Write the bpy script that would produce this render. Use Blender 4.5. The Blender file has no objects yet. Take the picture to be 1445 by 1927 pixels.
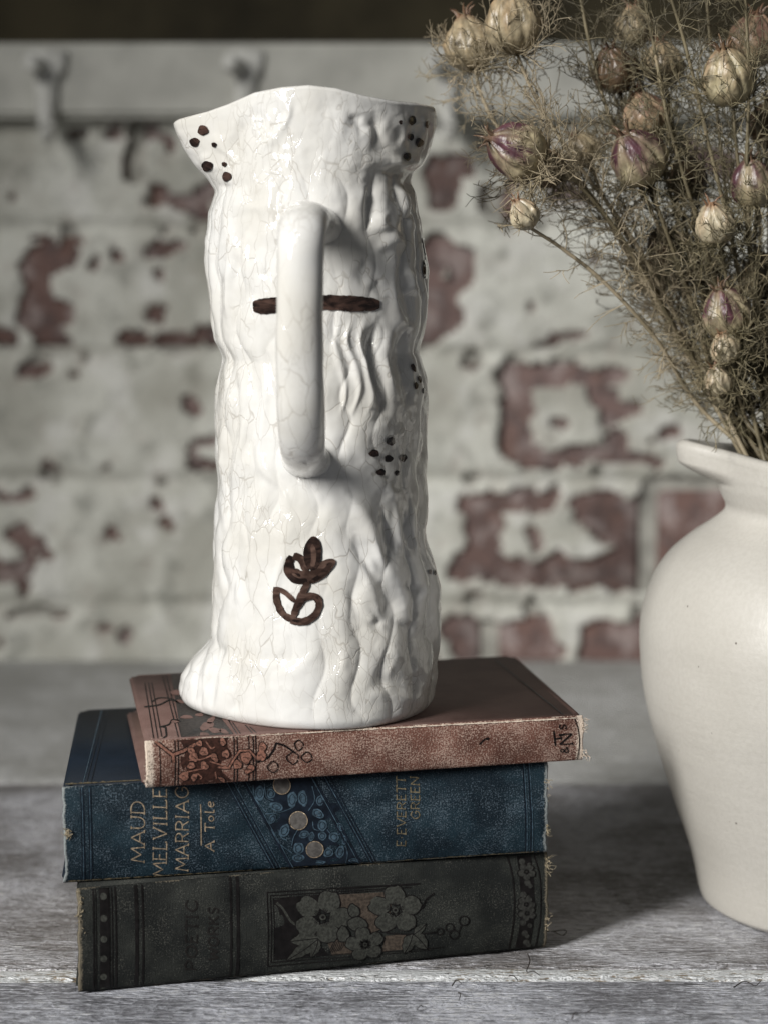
import bpy, bmesh, math, random
import numpy as np
from mathutils import Vector, Matrix
from mathutils.bvhtree import BVHTree

R = math.radians
random.seed(7)
rng = np.random.default_rng(11)
scene = bpy.context.scene
COL = scene.collection

# ------------------------------------------------------------------ camera
FPX, PITCH, CAM_Y, CAM_Z = 4122.0, R(7.8), -0.88, 0.30
cam_data = bpy.data.cameras.new("camera")
cam = bpy.data.objects.new("camera", cam_data)
COL.objects.link(cam)
cam.location = (0, CAM_Y, CAM_Z)
cam.rotation_euler = (R(90) - PITCH, 0, 0)
cam_data.sensor_fit = 'VERTICAL'
cam_data.sensor_height = 36.0
cam_data.lens = 36.0 * FPX / 1927.0
cam_data.clip_start = 0.02
cam_data.clip_end = 50
cam_data.dof.use_dof = True
cam_data.dof.focus_distance = 0.872
cam_data.dof.aperture_fstop = 6.0
scene.camera = cam

# ------------------------------------------------------------------ light
world = bpy.data.worlds.new("World")
scene.world = world
world.use_nodes = True
bg = world.node_tree.nodes["Background"]
bg.inputs[0].default_value = (0.93, 0.96, 1.0, 1)
bg.inputs[1].default_value = 0.08


def area(name, loc, target, sx, sy, power, color, spread=180):
    d = bpy.data.lights.new(name, 'AREA')
    d.shape = 'RECTANGLE'
    d.size, d.size_y = sx, sy
    d.energy = power
    d.color = color
    d.spread = R(spread)
    o = bpy.data.objects.new(name, d)
    COL.objects.link(o)
    o.location = loc
    v = Vector(target) - Vector(loc)
    o.rotation_euler = v.to_track_quat('-Z', 'Y').to_euler()
    return o


area("window_light", (-1.12, -1.20, 0.98), (0.09, 0.02, 0.09), 0.34, 1.00, 5.3, (1.0, 0.985, 0.955), 48)

scene.view_settings.view_transform = 'Standard'
scene.view_settings.look = 'None'
scene.view_settings.exposure = 0.0
scene.view_settings.gamma = 1.0
scene.view_settings.use_curve_mapping = False

# ------------------------------------------------------------------ measuring helpers (survey of the photograph -> metres)
C0 = np.array([0, CAM_Y, CAM_Z])
FW = np.array([0, math.cos(PITCH), -math.sin(PITCH)])
UP = np.array([0, math.sin(PITCH), math.cos(PITCH)])


def ray(px, py):
    px = np.asarray(px, float)[..., None]
    py = np.asarray(py, float)[..., None]
    return FW + np.array([1., 0, 0]) * (px - 722.5) / FPX - UP * (py - 963.5) / FPX


def aty(px, py, Y):
    d = ray(px, py)
    return C0 + d * ((Y - CAM_Y) / d[..., 1])[..., None]


def atz(px, py, Z):
    d = ray(px, py)
    return C0 + d * ((Z - CAM_Z) / d[..., 2])[..., None]


def to_px(P):
    q = P - C0
    t = q @ FW
    return 722.5 + q[..., 0] / t * FPX, 963.5 - (q @ UP) / t * FPX


# ------------------------------------------------------------------ noise
_perm = rng.permutation(256)
_perm = np.concatenate([_perm, _perm, _perm])
_grad = rng.normal(size=(256, 3))
_grad /= np.linalg.norm(_grad, axis=1)[:, None]


def perlin(P):
    P = np.asarray(P, float)
    i = np.floor(P).astype(int)
    f = P - i
    i &= 255
    w = f * f * f * (f * (f * 6 - 15) + 10)
    out = 0
    for dx in (0, 1):
        for dy in (0, 1):
            for dz in (0, 1):
                h = _perm[_perm[_perm[i[..., 0] + dx] + i[..., 1] + dy] + i[..., 2] + dz]
                g = _grad[h]
                d = f - np.array([dx, dy, dz])
                wt = ((w[..., 0] if dx else 1 - w[..., 0]) * (w[..., 1] if dy else 1 - w[..., 1])
                      * (w[..., 2] if dz else 1 - w[..., 2]))
                out = out + wt * (g * d).sum(-1)
    return out * 1.6


def fbm(P, o=3):
    s, a = 0, 1.0
    for k in range(o):
        s = s + a * perlin(np.asarray(P) * 2 ** k + 17.3 * k)
        a *= .5
    return s


# ------------------------------------------------------------------ objects
ORG = {}


def tag(o, label=None, cat=None, group=None, kind=None):
    if label: o["label"] = label
    if cat: o["category"] = cat
    if group: o["group"] = group
    if kind: o["kind"] = kind
    return o


def empty(name, loc):
    o = bpy.data.objects.new(name, None)
    o.empty_display_size = 0.02
    COL.objects.link(o)
    o.location = loc
    ORG[o] = np.array(loc, float)
    return o


def mk(name, V, F, mats, parent=None, smooth=True, mi=None, org=None, uv=None, col=None, attr=None):
    V = np.asarray(V, float).reshape(-1, 3)
    if org is None:
        org = ORG[parent] if parent is not None else np.zeros(3)
        child = parent is not None
    else:
        child = False
    org = np.asarray(org, float)
    me = bpy.data.meshes.new(name)
    me.from_pydata((V - org).tolist(), [], F if isinstance(F, list) else F.tolist())
    if not isinstance(mats, (list, tuple)): mats = [mats]
    for m in mats: me.materials.append(m)
    if mi is not None: me.polygons.foreach_set("material_index", np.asarray(mi, np.int32))
    me.polygons.foreach_set("use_smooth", np.full(len(me.polygons), smooth))
    if uv is not None:
        l = me.uv_layers.new(name="UVMap")
        idx = np.empty(len(me.loops), np.int32)
        me.loops.foreach_get("vertex_index", idx)
        l.data.foreach_set("uv", np.asarray(uv, np.float32)[idx].ravel())
    if col is not None:
        a = me.color_attributes.new("col", 'FLOAT_COLOR', 'POINT')
        c = np.ones((len(V), 4), np.float32)
        c[:, :3] = col
        a.data.foreach_set("color", c.ravel())
    if attr is not None:
        a = me.attributes.new("wear", 'FLOAT', 'POINT')
        a.data.foreach_set("value", np.asarray(attr, np.float32))
    me.update()
    o = bpy.data.objects.new(name, me)
    COL.objects.link(o)
    if parent is not None:
        o.parent = parent
        ORG[o] = ORG[parent]
    else:
        o.location = org
        ORG[o] = org
    return o


def grid_faces(nr, nc, wrap=False, off=0, flip=False):
    r = np.arange(nr - 1)[:, None]
    c = np.arange(nc if wrap else nc - 1)[None]
    c2 = (c + 1) % nc
    a = r * nc + c
    b = r * nc + c2
    d = (r + 1) * nc + c2
    e = (r + 1) * nc + c
    q = np.stack([a, b, d, e] if not flip else [e, d, b, a], -1).reshape(-1, 4) + off
    return q


def catmull(P, n):
    P = np.asarray(P, float)
    Q = np.vstack([2 * P[0] - P[1], P, 2 * P[-1] - P[-2]])
    out = []
    seg = len(P) - 1
    for t in np.linspace(0, seg - 1e-9, n):
        k = int(t)
        f = t - k
        a, b, c, d = Q[k], Q[k + 1], Q[k + 2], Q[k + 3]
        out.append(.5 * ((2 * b) + (-a + c) * f + (2 * a - 5 * b + 4 * c - d) * f * f + (-a + 3 * b - 3 * c + d) * f ** 3))
    return np.array(out)


class Tubes:
    def __init__(s):
        s.V, s.F, s.n = [], [], 0

    def add(s, P, r0, r1=None, k=3, squash=None, cap=True):
        P = np.asarray(P, float)
        n = len(P)
        r1 = r0 if r1 is None else r1
        T = np.gradient(P, axis=0)
        T /= np.linalg.norm(T, axis=1)[:, None] + 1e-12
        ref = np.array([0.3, -0.9, 0.2]) if abs(T[0] @ np.array([0.3, -0.9, 0.2])) < .9 else np.array([1., 0, 0])
        A = np.cross(T, ref)
        A /= np.linalg.norm(A, axis=1)[:, None] + 1e-12
        B = np.cross(T, A)
        rr = np.asarray(r0 + (r1 - r0) * np.linspace(0, 1, n)) if np.isscalar(r0) else np.asarray(r0)
        ang = np.arange(k) / k * 2 * np.pi
        V = P[:, None] + rr[:, None, None] * (A[:, None] * np.cos(ang)[None, :, None] + B[:, None] * np.sin(ang)[None, :, None])
        s.V.append(V.reshape(-1, 3))
        s.F += grid_faces(n, k, True, s.n).tolist()
        if cap and k > 3:
            s.F.append([s.n + i for i in range(k)])
            s.F.append([s.n + (n - 1) * k + i for i in range(k)][::-1])
        s.n += n * k

    def build(s, name, mat, parent=None, **kw):
        return mk(name, np.vstack(s.V), s.F, mat, parent, **kw)


# ------------------------------------------------------------------ material helpers
def mat(name):
    m = bpy.data.materials.new(name)
    m.use_nodes = True
    return m, m.node_tree, m.node_tree.nodes["Principled BSDF"]


class N:
    """tiny node-graph writer"""

    def __init__(s, nt): s.nt = nt

    def node(s, t, **kw):
        n = s.nt.nodes.new(t)
        for k, v in kw.items(): setattr(n, k, v)
        return n

    def link(s, a, b): s.nt.links.new(a, b)

    def put(s, sock, v):
        if hasattr(v, 'is_output') or hasattr(v, 'links'):
            s.link(v, sock)
        else:
            sock.default_value = v

    def coord(s, which='Object', scale=(1, 1, 1), rot=(0, 0, 0)):
        t = s.node('ShaderNodeTexCoord')
        m = s.node('ShaderNodeMapping')
        m.inputs['Scale'].default_value = scale
        m.inputs['Rotation'].default_value = rot
        s.link(t.outputs[which], m.inputs['Vector'])
        return m.outputs[0]

    def noise(s, vec, scale, detail=3, rough=.55, dist=0):
        n = s.node('ShaderNodeTexNoise')
        s.link(vec, n.inputs['Vector'])
        n.inputs['Scale'].default_value = scale
        n.inputs['Detail'].default_value = detail
        n.inputs['Roughness'].default_value = rough
        n.inputs['Distortion'].default_value = dist
        return n.outputs['Fac']

    def ramp(s, fac, lo, hi, a=0., b=1., smooth=True):
        n = s.node('ShaderNodeMapRange')
        n.interpolation_type = 'SMOOTHSTEP' if smooth else 'LINEAR'
        s.put(n.inputs['Value'], fac)
        n.inputs['From Min'].default_value = lo
        n.inputs['From Max'].default_value = hi
        n.inputs['To Min'].default_value = a
        n.inputs['To Max'].default_value = b
        return n.outputs[0]

    def math(s, op, a, b=0.):
        n = s.node('ShaderNodeMath', operation=op)
        s.put(n.inputs[0], a)
        s.put(n.inputs[1], b)
        return n.outputs[0]

    def mix(s, f, a, b):
        n = s.node('ShaderNodeMix', data_type='RGBA')
        s.put(n.inputs[0], f)
        for i, v in ((6, a), (7, b)):
            if isinstance(v, tuple): v = (*v[:3], 1)
            s.put(n.inputs[i], v)
        return n.outputs[2]

    def bump(s, h, strength, dist, normal=None):
        n = s.node('ShaderNodeBump')
        n.inputs['Strength'].default_value = strength
        n.inputs['Distance'].default_value = dist
        s.link(h, n.inputs['Height'])
        if normal is not None: s.link(normal, n.inputs['Normal'])
        return n.outputs[0]

    def attr(s, name, out='Fac'):
        n = s.node('ShaderNodeAttribute', attribute_name=name)
        return n.outputs[out]


def plain(name, col, rough=.6, var=.25, scale=200, bumpd=0, metal=0.):
    m, nt, b = mat(name)
    g = N(nt)
    v = g.coord()
    n = g.noise(v, scale, 4)
    d = tuple(c * (1 - var) for c in col)
    l = tuple(min(1, c * (1 + var)) for c in col)
    g.link(g.mix(g.ramp(n, .3, .7), d, l), b.inputs['Base Color'])
    b.inputs['Roughness'].default_value = rough
    b.inputs['Metallic'].default_value = metal
    b.inputs['Specular IOR Level'].default_value = .2
    if bumpd: g.link(g.bump(n, .6, bumpd), b.inputs['Normal'])
    return m


# ---- glaze with crazing
def glaze_mat():
    m, nt, b = mat("crazed_white_glaze")
    g = N(nt)
    v0 = g.coord()
    dn = g.node('ShaderNodeTexNoise')
    g.link(v0, dn.inputs['Vector'])
    dn.inputs['Scale'].default_value = 90
    dn.inputs['Detail'].default_value = 2
    mixv = g.node('ShaderNodeVectorMath', operation='MULTIPLY_ADD')
    g.link(dn.outputs['Color'], mixv.inputs[0])
    mixv.inputs[1].default_value = (.006, .006, .006)
    g.link(v0, mixv.inputs[2])
    mp = g.node('ShaderNodeMapping')
    mp.inputs['Scale'].default_value = (1.45, 1.45, .50)
    g.link(mixv.outputs[0], mp.inputs[0])

    def vor(scale):
        n = g.node('ShaderNodeTexVoronoi', feature='DISTANCE_TO_EDGE')
        g.link(mp.outputs[0], n.inputs['Vector'])
        n.inputs['Scale'].default_value = scale
        return n.outputs['Distance']

    c1 = g.ramp(vor(120), 0.0, .030, 1, 0)
    c2 = g.ramp(vor(215), 0.0, .03, 1, 0)
    big = g.noise(v0, 22, 2)
    c2 = g.math('MULTIPLY', c2, g.ramp(big, .45, .62))
    cr = g.math('MAXIMUM', c1, c2)
    cr = g.math('MULTIPLY', cr, g.ramp(g.noise(v0, 30, 2), .38, .56, .12, 1))
    tone = g.mix(g.ramp(g.noise(v0, 26, 4), .35, .7), (.65, .643, .622), (.57, .553, .51))
    g.link(g.mix(g.math('MULTIPLY', cr, .55), tone, (.34, .31, .265)), b.inputs['Base Color'])
    b.inputs['Roughness'].default_value = .055
    b.inputs['IOR'].default_value = 1.5
    b.inputs['Coat Weight'].default_value = .35
    b.inputs['Coat Roughness'].default_value = .03
    h = g.noise(v0, 95, 1)
    n1 = g.bump(h, .14, .0012)
    g.link(g.bump(g.math('SUBTRACT', 1, cr), .32, .0003, n1), b.inputs['Normal'])
    return m


def paint_mat(name="brown_brushed_paint", lo=(.010, .006, .005), hi=(.070, .040, .031), rot=.5):
    m, nt, b = mat(name)
    g = N(nt)
    v = g.coord(scale=(110, 110, 260), rot=(0, rot, 0))
    n = g.noise(v, 1, 3, .55, .9)
    g.link(g.mix(g.ramp(n, .4, .72), lo, hi), b.inputs['Base Color'])
    b.inputs['Roughness'].default_value = .1
    b.inputs['Coat Weight'].default_value = .3
    return m


# ---- cloth for books
def cloth_mat(name, base, dark, pale, fleck, fleck_lo, worn, rough=.75, weave=.5):
    m, nt, b = mat(name)
    g = N(nt)
    uv = g.coord('UV')
    big = g.noise(uv, 45, 4, .6)
    fine = g.noise(uv, 1500, 3, .75)
    wx = g.noise(g.coord('UV', (260, 3200, 1)), 1, 2)
    wy = g.noise(g.coord('UV', (3200, 260, 1)), 1, 2)
    wv = g.math('MULTIPLY', g.math('ADD', wx, wy), .5)
    c = g.mix(g.ramp(big, .40, .62), dark, base)
    c = g.mix(g.ramp(wv, .42, .6, 0, .35), c, dark)
    mask = g.math('ADD', fine, g.ramp(g.noise(uv, 70, 4, .7), .3, .7, -.07, .06))
    mask = g.math('ADD', mask, g.math('MULTIPLY', wv, .25))
    c = g.mix(g.ramp(mask, fleck_lo, fleck_lo + .13, 0, .8), c, fleck)
    w = g.math('ADD', g.attr("wear"), g.math('MULTIPLY', g.math('SUBTRACT', fine, .5), 1.3))
    c = g.mix(g.ramp(w, .45, .7), c, worn)
    g.link(c, b.inputs['Base Color'])
    b.inputs['Roughness'].default_value = rough
    b.inputs['Specular IOR Level'].default_value = .14
    hgt = g.math('ADD', wv, g.math('MULTIPLY', fine, .6))
    g.link(g.bump(hgt, weave, .0006), b.inputs['Normal'])
    return m


# ---- weathered boards
def wood_mat(name, wood, wash, lo, hi, diag=0., rough=.7, bs=1.0, stretch=1.0):
    m, nt, b = mat(name)
    g = N(nt)
    v = g.coord('Object', (1, 1, 1), (0, 0, diag))
    grain = g.noise(g.coord('Object', (22 * stretch, 320, 60), (0, 0, R(2))), 1, 5, .62, .8)
    flake = g.noise(g.coord('Object', (170 * stretch, 820, 120), (0, 0, R(7) + diag)), 1, 4, .6, .5)
    patch = g.noise(v, 14, 4, .6)
    speck = g.noise(v, 600, 3, .6)
    h = g.math('ADD', g.math('MULTIPLY', grain, .35), g.math('MULTIPLY', flake, .65))
    k = g.math('ADD', h, g.ramp(patch, .3, .7, -.1, .1))
    k = g.math('ADD', k, g.ramp(speck, .3, .7, -.035, .035))
    c = g.mix(g.ramp(k, lo, hi), wood, wash)
    chip = g.ramp(g.math('ADD', flake, g.ramp(patch, .35, .65, -.06, .06)), .57, .66)
    c = g.mix(g.math('MULTIPLY', chip, .75), c, tuple(min(.86, x * 1.35) for x in wash))
    pit = g.ramp(g.noise(g.coord('Object', (50, 300, 60)), 1, 3, .7, 1.), .60, .70)
    c = g.mix(g.math('MULTIPLY', pit, .8), c, tuple(x * .35 for x in wood))
    g.link(c, b.inputs['Base Color'])
    b.inputs['Roughness'].default_value = rough
    b.inputs['Specular IOR Level'].default_value = .4
    hh = g.math('ADD', h, g.math('MULTIPLY', speck, .12))
    hh = g.math('SUBTRACT', hh, g.math('MULTIPLY', pit, .25))
    g.link(g.bump(hh, bs, .0105), b.inputs['Normal'])
    return m


def limewash_mat():
    m, nt, b = mat("old_limewash")
    g = N(nt)
    v = g.coord()
    a = g.noise(v, 9, 5, .6)
    s = g.noise(v, 38, 4, .65)
    c = g.mix(g.ramp(a, .38, .60), (.46, .455, .40), (.70, .70, .635))
    c = g.mix(g.ramp(s, .52, .66, 0, .55), c, (.23, .23, .20))
    c = g.mix(g.ramp(g.noise(v, 24, 4, .6), .52, .64, 0, .65), c, (.78, .775, .73))
    c = g.mix(g.ramp(g.noise(v, 7, 3), .54, .66, 0, .45), c, (.30, .285, .23))
    w = g.math('MULTIPLY', g.attr("wear"), g.ramp(g.noise(v, 90, 4, .7), .36, .58))
    c = g.mix(g.math('MULTIPLY', w, .55), c, (.40, .33, .29))
    g.link(c, b.inputs['Base Color'])
    b.inputs['Roughness'].default_value = .85
    g.link(g.bump(g.math('ADD', s, g.noise(v, 120, 3)), .6, .003), b.inputs['Normal'])
    return m


def brick_mat():
    m, nt, b = mat("bare_red_brick")
    g = N(nt)
    v = g.coord()
    r = g.node('ShaderNodeObjectInfo').outputs['Random']
    c = g.mix(r, (.165, .100, .086), (.205, .142, .130))
    c = g.mix(g.ramp(g.noise(v, 34, 3), .5, .66, 0, .5), c, (.18, .092, .062))
    c = g.mix(g.ramp(g.noise(v, 75, 4, .65), .44, .62, 0, .7), c, (.095, .072, .070))
    c = g.mix(g.ramp(g.noise(v, 62, 4, .6), .50, .64, 0, .75), c, (.34, .28, .265))
    g.link(c, b.inputs['Base Color'])
    b.inputs['Roughness'].default_value = .9
    g.link(g.bump(g.noise(v, 150, 4), .7, .003), b.inputs['Normal'])
    return m


def stoneware_mat():
    m, nt, b = mat("cream_stoneware")
    g = N(nt)
    v = g.coord()
    big = g.noise(v, 12, 4)
    fine = g.noise(v, 500, 3)
    c = g.mix(g.ramp(big, .3, .7), (.43, .41, .37), (.49, .47, .43))
    c = g.mix(g.ramp(fine, .35, .7, 0, .25), c, (.37, .35, .31))
    vo = g.node('ShaderNodeTexVoronoi')
    g.link(v, vo.inputs['Vector'])
    vo.inputs['Scale'].default_value = 110
    sel = g.ramp(g.noise(v, 60, 1), .50, .56)
    c = g.mix(g.math('MULTIPLY', g.ramp(vo.outputs['Distance'], .035, .07, .85, 0), sel), c, (.10, .085, .07))
    g.link(c, b.inputs['Base Color'])
    b.inputs['Roughness'].default_value = .42
    b.inputs['Coat Weight'].default_value = .12
    b.inputs['Coat Roughness'].default_value = .25
    wob = g.noise(g.coord('Object', (20, 20, 160)), 1, 3)
    g.link(g.bump(g.math('ADD', fine, g.math('MULTIPLY', wob, 1.4)), .22, .0007), b.inputs['Normal'])
    return m


def pod_mat():
    m, nt, b = mat("papery_seed_pod")
    g = N(nt)
    v = g.coord()
    base = g.attr("col", 'Color')
    n = g.noise(v, 260, 4, .6)
    hs = g.node('ShaderNodeHueSaturation')
    g.link(base, hs.inputs['Color'])
    g.link(g.ramp(n, .25, .75, .65, 1.25), hs.inputs['Value'])
    g.link(hs.outputs[0], b.inputs['Base Color'])
    b.inputs['Roughness'].default_value = .38
    b.inputs['Subsurface Weight'].default_value = .12
    b.inputs['Subsurface Radius'].default_value = (.004, .003, .002)
    b.inputs['Subsurface Scale'].default_value = .4
    g.link(g.bump(g.noise(g.coord('Object', (1, 1, .5)), 520, 3), .5, .0008), b.inputs['Normal'])
    return m


def straw_mat(name, a, c2, c3):
    m, nt, b = mat(name)
    g = N(nt)
    v = g.coord()
    c = g.mix(g.ramp(g.noise(v, 55, 3), .36, .62), a, c2)
    c = g.mix(g.ramp(g.noise(v, 140, 2), .56, .7), c, c3)
    g.link(c, b.inputs['Base Color'])
    b.inputs['Roughness'].default_value = .55
    return m


M_GLAZE = glaze_mat()
M_PAINT = paint_mat()
M_PAINT2 = paint_mat("thin_brown_paint", (.030, .017, .013), (.11, .068, .053), 1.0)
M_STONE = stoneware_mat()
M_LIME = limewash_mat()
M_BRICK = brick_mat()
M_POD = pod_mat()
M_STRAW = straw_mat("dry_straw", (.40, .33, .225), (.27, .225, .145), (.135, .11, .07))
M_OLIVE = straw_mat("dry_olive_thread", (.24, .205, .125), (.13, .112, .064), (.33, .27, .165))
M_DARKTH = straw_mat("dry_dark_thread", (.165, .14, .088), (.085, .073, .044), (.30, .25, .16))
M_STEM = straw_mat("dry_stem", (.21, .175, .105), (.12, .10, .058), (.30, .24, .15))
M_RED = cloth_mat("faded_red_cloth", (.165, .076, .056), (.095, .042, .031), None, (.45, .33, .27), .59, (.62, .52, .43), .8, .9)
M_REDTOP = cloth_mat("faded_red_board_cloth", (.145, .092, .080), (.115, .070, .060), None, (.20, .125, .105), .74, (.55, .45, .38), .6, .4)
M_BLUE = cloth_mat("worn_blue_cloth", (.0125, .028, .039), (.0055, .0125, .019), None, (.10, .135, .165), .645, (.22, .24, .24), .5, .8)
M_BLUETOP = cloth_mat("blue_board_cloth", (.008, .013, .021), (.006, .010, .016), None, (.03, .045, .06), .8, (.2, .2, .2), .55, .4)
M_GREY = cloth_mat("worn_charcoal_cloth", (.027, .029, .026), (.0125, .0140, .0135), None, (.085, .085, .074), .665, (.15, .13, .095), .8, .8)
M_PAGES = plain("aged_page_edges", (.42, .35, .25), .9, .3, 400)
M_INK = plain("black_blocking", (.007, .006, .006), .45, .4, 300)
M_INKB = plain("blind_tooling", (.006, .010, .017), .5, .4, 300)
M_GOLD = plain("tarnished_gilt", (.30, .235, .165), .45, .5, 900, 0, .3)
M_GOLDDIM = plain("rubbed_gilt", (.115, .095, .06), .6, .6, 1200)
M_BLUEHI = plain("rubbed_blue_relief", (.042, .070, .094), .5, .5, 700)
M_DISC = plain("dull_bronze_disc", (.095, .088, .082), .5, .3, 500)
M_PETAL = plain("rubbed_grey_cloth_print", (.036, .037, .032), .75, .4, 900, .0004)
M_BROWNF = plain("brown_cloth_field", (.052, .040, .031), .75, .4, 800, .0004)
M_BORDER = plain("dim_border_print", (.030, .030, .027), .75, .4, 900)
M_FAINT = plain("faint_blind_lettering", (.0105, .0092, .0085), .8, .3, 900)
M_REDINK = plain("dark_red_brown_blocking", (.034, .014, .010), .6, .5, 900)
M_REDPET = plain("rubbed_red_cloth_print", (.20, .095, .068), .75, .5, 1100, .0004)
M_PALE = plain("bare_worn_cloth_edge", (.56, .47, .385), .9, .35, 1400, .0006)
M_GREYINK = plain("grey_green_blocking", (.040, .034, .031), .6, .4, 700)
M_TOPPET = plain("bare_board_cloth_print", (.155, .092, .078), .65, .2, 500)
M_HOOK = plain("painted_iron", (.62, .615, .575), .75, .25, 90, .0008)
M_RAIL = plain("painted_rail", (.50, .495, .45), .55, .12, 40, .0006)
M_UPPER = plain("dark_olive_wall", (.036, .030, .017), .8, .45, 12, .002)
M_MORTAR = plain("mortar", (.40, .39, .35), .95, .3, 60, .003)
M_HAIR = plain("dark_bristle", (.03, .025, .022), .6, .3, 300)

# ================================================================== THE SETTING
WALL_Y = 0.577
# ---- table planks
table = empty("table_top", (0, .2, 0))
tag(table, "weathered whitewashed wooden table top of wide planks", None, None, "structure")


def plank(name, y0, y1, m, seed, thick=.022, x0=-.62, x1=.72, amp=.0005, edge=.0016, nx=260, ny=60):
    xs = np.linspace(x0, x1, nx)
    ts = np.linspace(0, 1, ny)
    ts = np.where(ts < .5, .5 * (2 * ts) ** 1.6, 1 - .5 * (2 * (1 - ts)) ** 1.6)
    X, T = np.meshgrid(xs, ts)
    e0 = perlin(np.stack([X * 40, X * 0 + seed, X * 0], -1)) * .0007 + perlin(np.stack([X * 180, X * 0 + seed, X * 0 + 3], -1)) * .0004
    e1 = perlin(np.stack([X * 40, X * 0 + seed + 9, X * 0], -1)) * .0007
    Y = y0 + e0 * (1 - T) + (y1 - y0 + e1) * T
    d = np.minimum(T * (y1 - y0), (1 - T) * (y1 - y0))
    Z = -edge * np.exp(-(d / .0022) ** 2) + amp * fbm(np.stack([X * 9, Y * 60, X * 0 + seed], -1), 3) - amp * .6
    top = np.stack([X, Y, Z], -1).reshape(-1, 3)
    ring = np.concatenate([np.arange(nx), np.arange(1, ny) * nx + nx - 1, (ny - 1) * nx + np.arange(nx - 2, -1, -1), np.arange(ny - 2, 0, -1) * nx])
    low = top[ring].copy()
    low[:, 2] = -thick
    n0 = len(top)
    k = len(ring)
    F = grid_faces(ny, nx).tolist()
    for i in range(k):
        j = (i + 1) % k
        F.append([int(ring[j]), int(ring[i]), n0 + i, n0 + j])
    F.append([n0 + i for i in range(k)][::-1])
    return mk(name, np.vstack([top, low]), F, m, table)


M_W1 = wood_mat("front_plank_wood", (.20, .20, .22), (.76, .78, .86), .36, .62, 0, .6, 1.0)
M_W2 = wood_mat("middle_plank_wood", (.22, .205, .20), (.72, .72, .77), .37, .64, 0, .65, 1.0)
M_W3 = wood_mat("back_plank_wood", (.42, .415, .39), (.68, .68, .67), .34, .68, R(52), .75, .8, .6)
M_W4 = wood_mat("strip_paint", (.30, .24, .17), (.82, .84, .85), .36, .47, 0, .55, 1.0)
plank("plank", -.30, -.0474, M_W1, 1.3)
plank("edge_strip", -.0462, -.0330, M_W4, 4.2, amp=.0007, edge=.0022, nx=420, ny=14)
plank("plank", -.0322, .2535, M_W2, 2.1)
plank("plank", .2555, WALL_Y - .001, M_W3, 3.7)

# ---- wall
wall = empty("wall", (0, WALL_Y, 0))
tag(wall, "old brick wall with flaking limewash behind the table", None, None, "structure")
BZ0, COURSE, BH, BL = -0.02, .0840, .0720, .222
# mortar backing
mk("mortar_bed", [(-.9, WALL_Y + .006, -.1), (.9, WALL_Y + .006, -.1), (.9, WALL_Y + .006, .8), (-.9, WALL_Y + .006, .8),
                  (-.9, WALL_Y + .12, -.1), (.9, WALL_Y + .12, -.1), (.9, WALL_Y + .12, .8), (-.9, WALL_Y + .12, .8)],
   [[0, 1, 2, 3], [5, 4, 7, 6], [4, 0, 3, 7], [1, 5, 6, 2], [3, 2, 6, 7], [4, 5, 1, 0]], M_MORTAR, wall, smooth=False)
bm = bmesh.new()
bmesh.ops.create_cube(bm, size=1)
for v in bm.verts: v.co = Vector((v.co.x * BL, v.co.y * .06, v.co.z * BH))
bmesh.ops.bevel(bm, geom=bm.edges[:], offset=.004, segments=1, affect='EDGES')
brick_me = bpy.data.meshes.new("brick")
bm.to_mesh(brick_me)
bm.free()
brick_me.materials.append(M_BRICK)
brick_me.polygons.foreach_set("use_smooth", np.ones(len(brick_me.polygons), bool))
# course tops surveyed: joint heights on the right hand side of the wall
joints = [float(aty(1000, y, WALL_Y)[2]) for y in (1375, 1140, 905, 668, 430, 195)]
X_A = float(aty(942, 700, WALL_Y)[0])
for i in range(5):
    zc = (joints[i] + joints[i + 1]) / 2
    off = X_A + BL / 2 + (0.118 if i % 2 == 1 else 0) - .012 * (i == 1)
    for k in range(-3, 3):
        xb = off + k * (BL + .012)
        if abs(xb) > .42: continue
        b = bpy.data.objects.new("brick", brick_me)
        COL.objects.link(b)
        b.parent = wall
        b.location = (xb, .03 + .0006 + rng.uniform(0, .0012), zc)
        b.rotation_euler = (0, rng.uniform(-.006, .006), 0)

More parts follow.
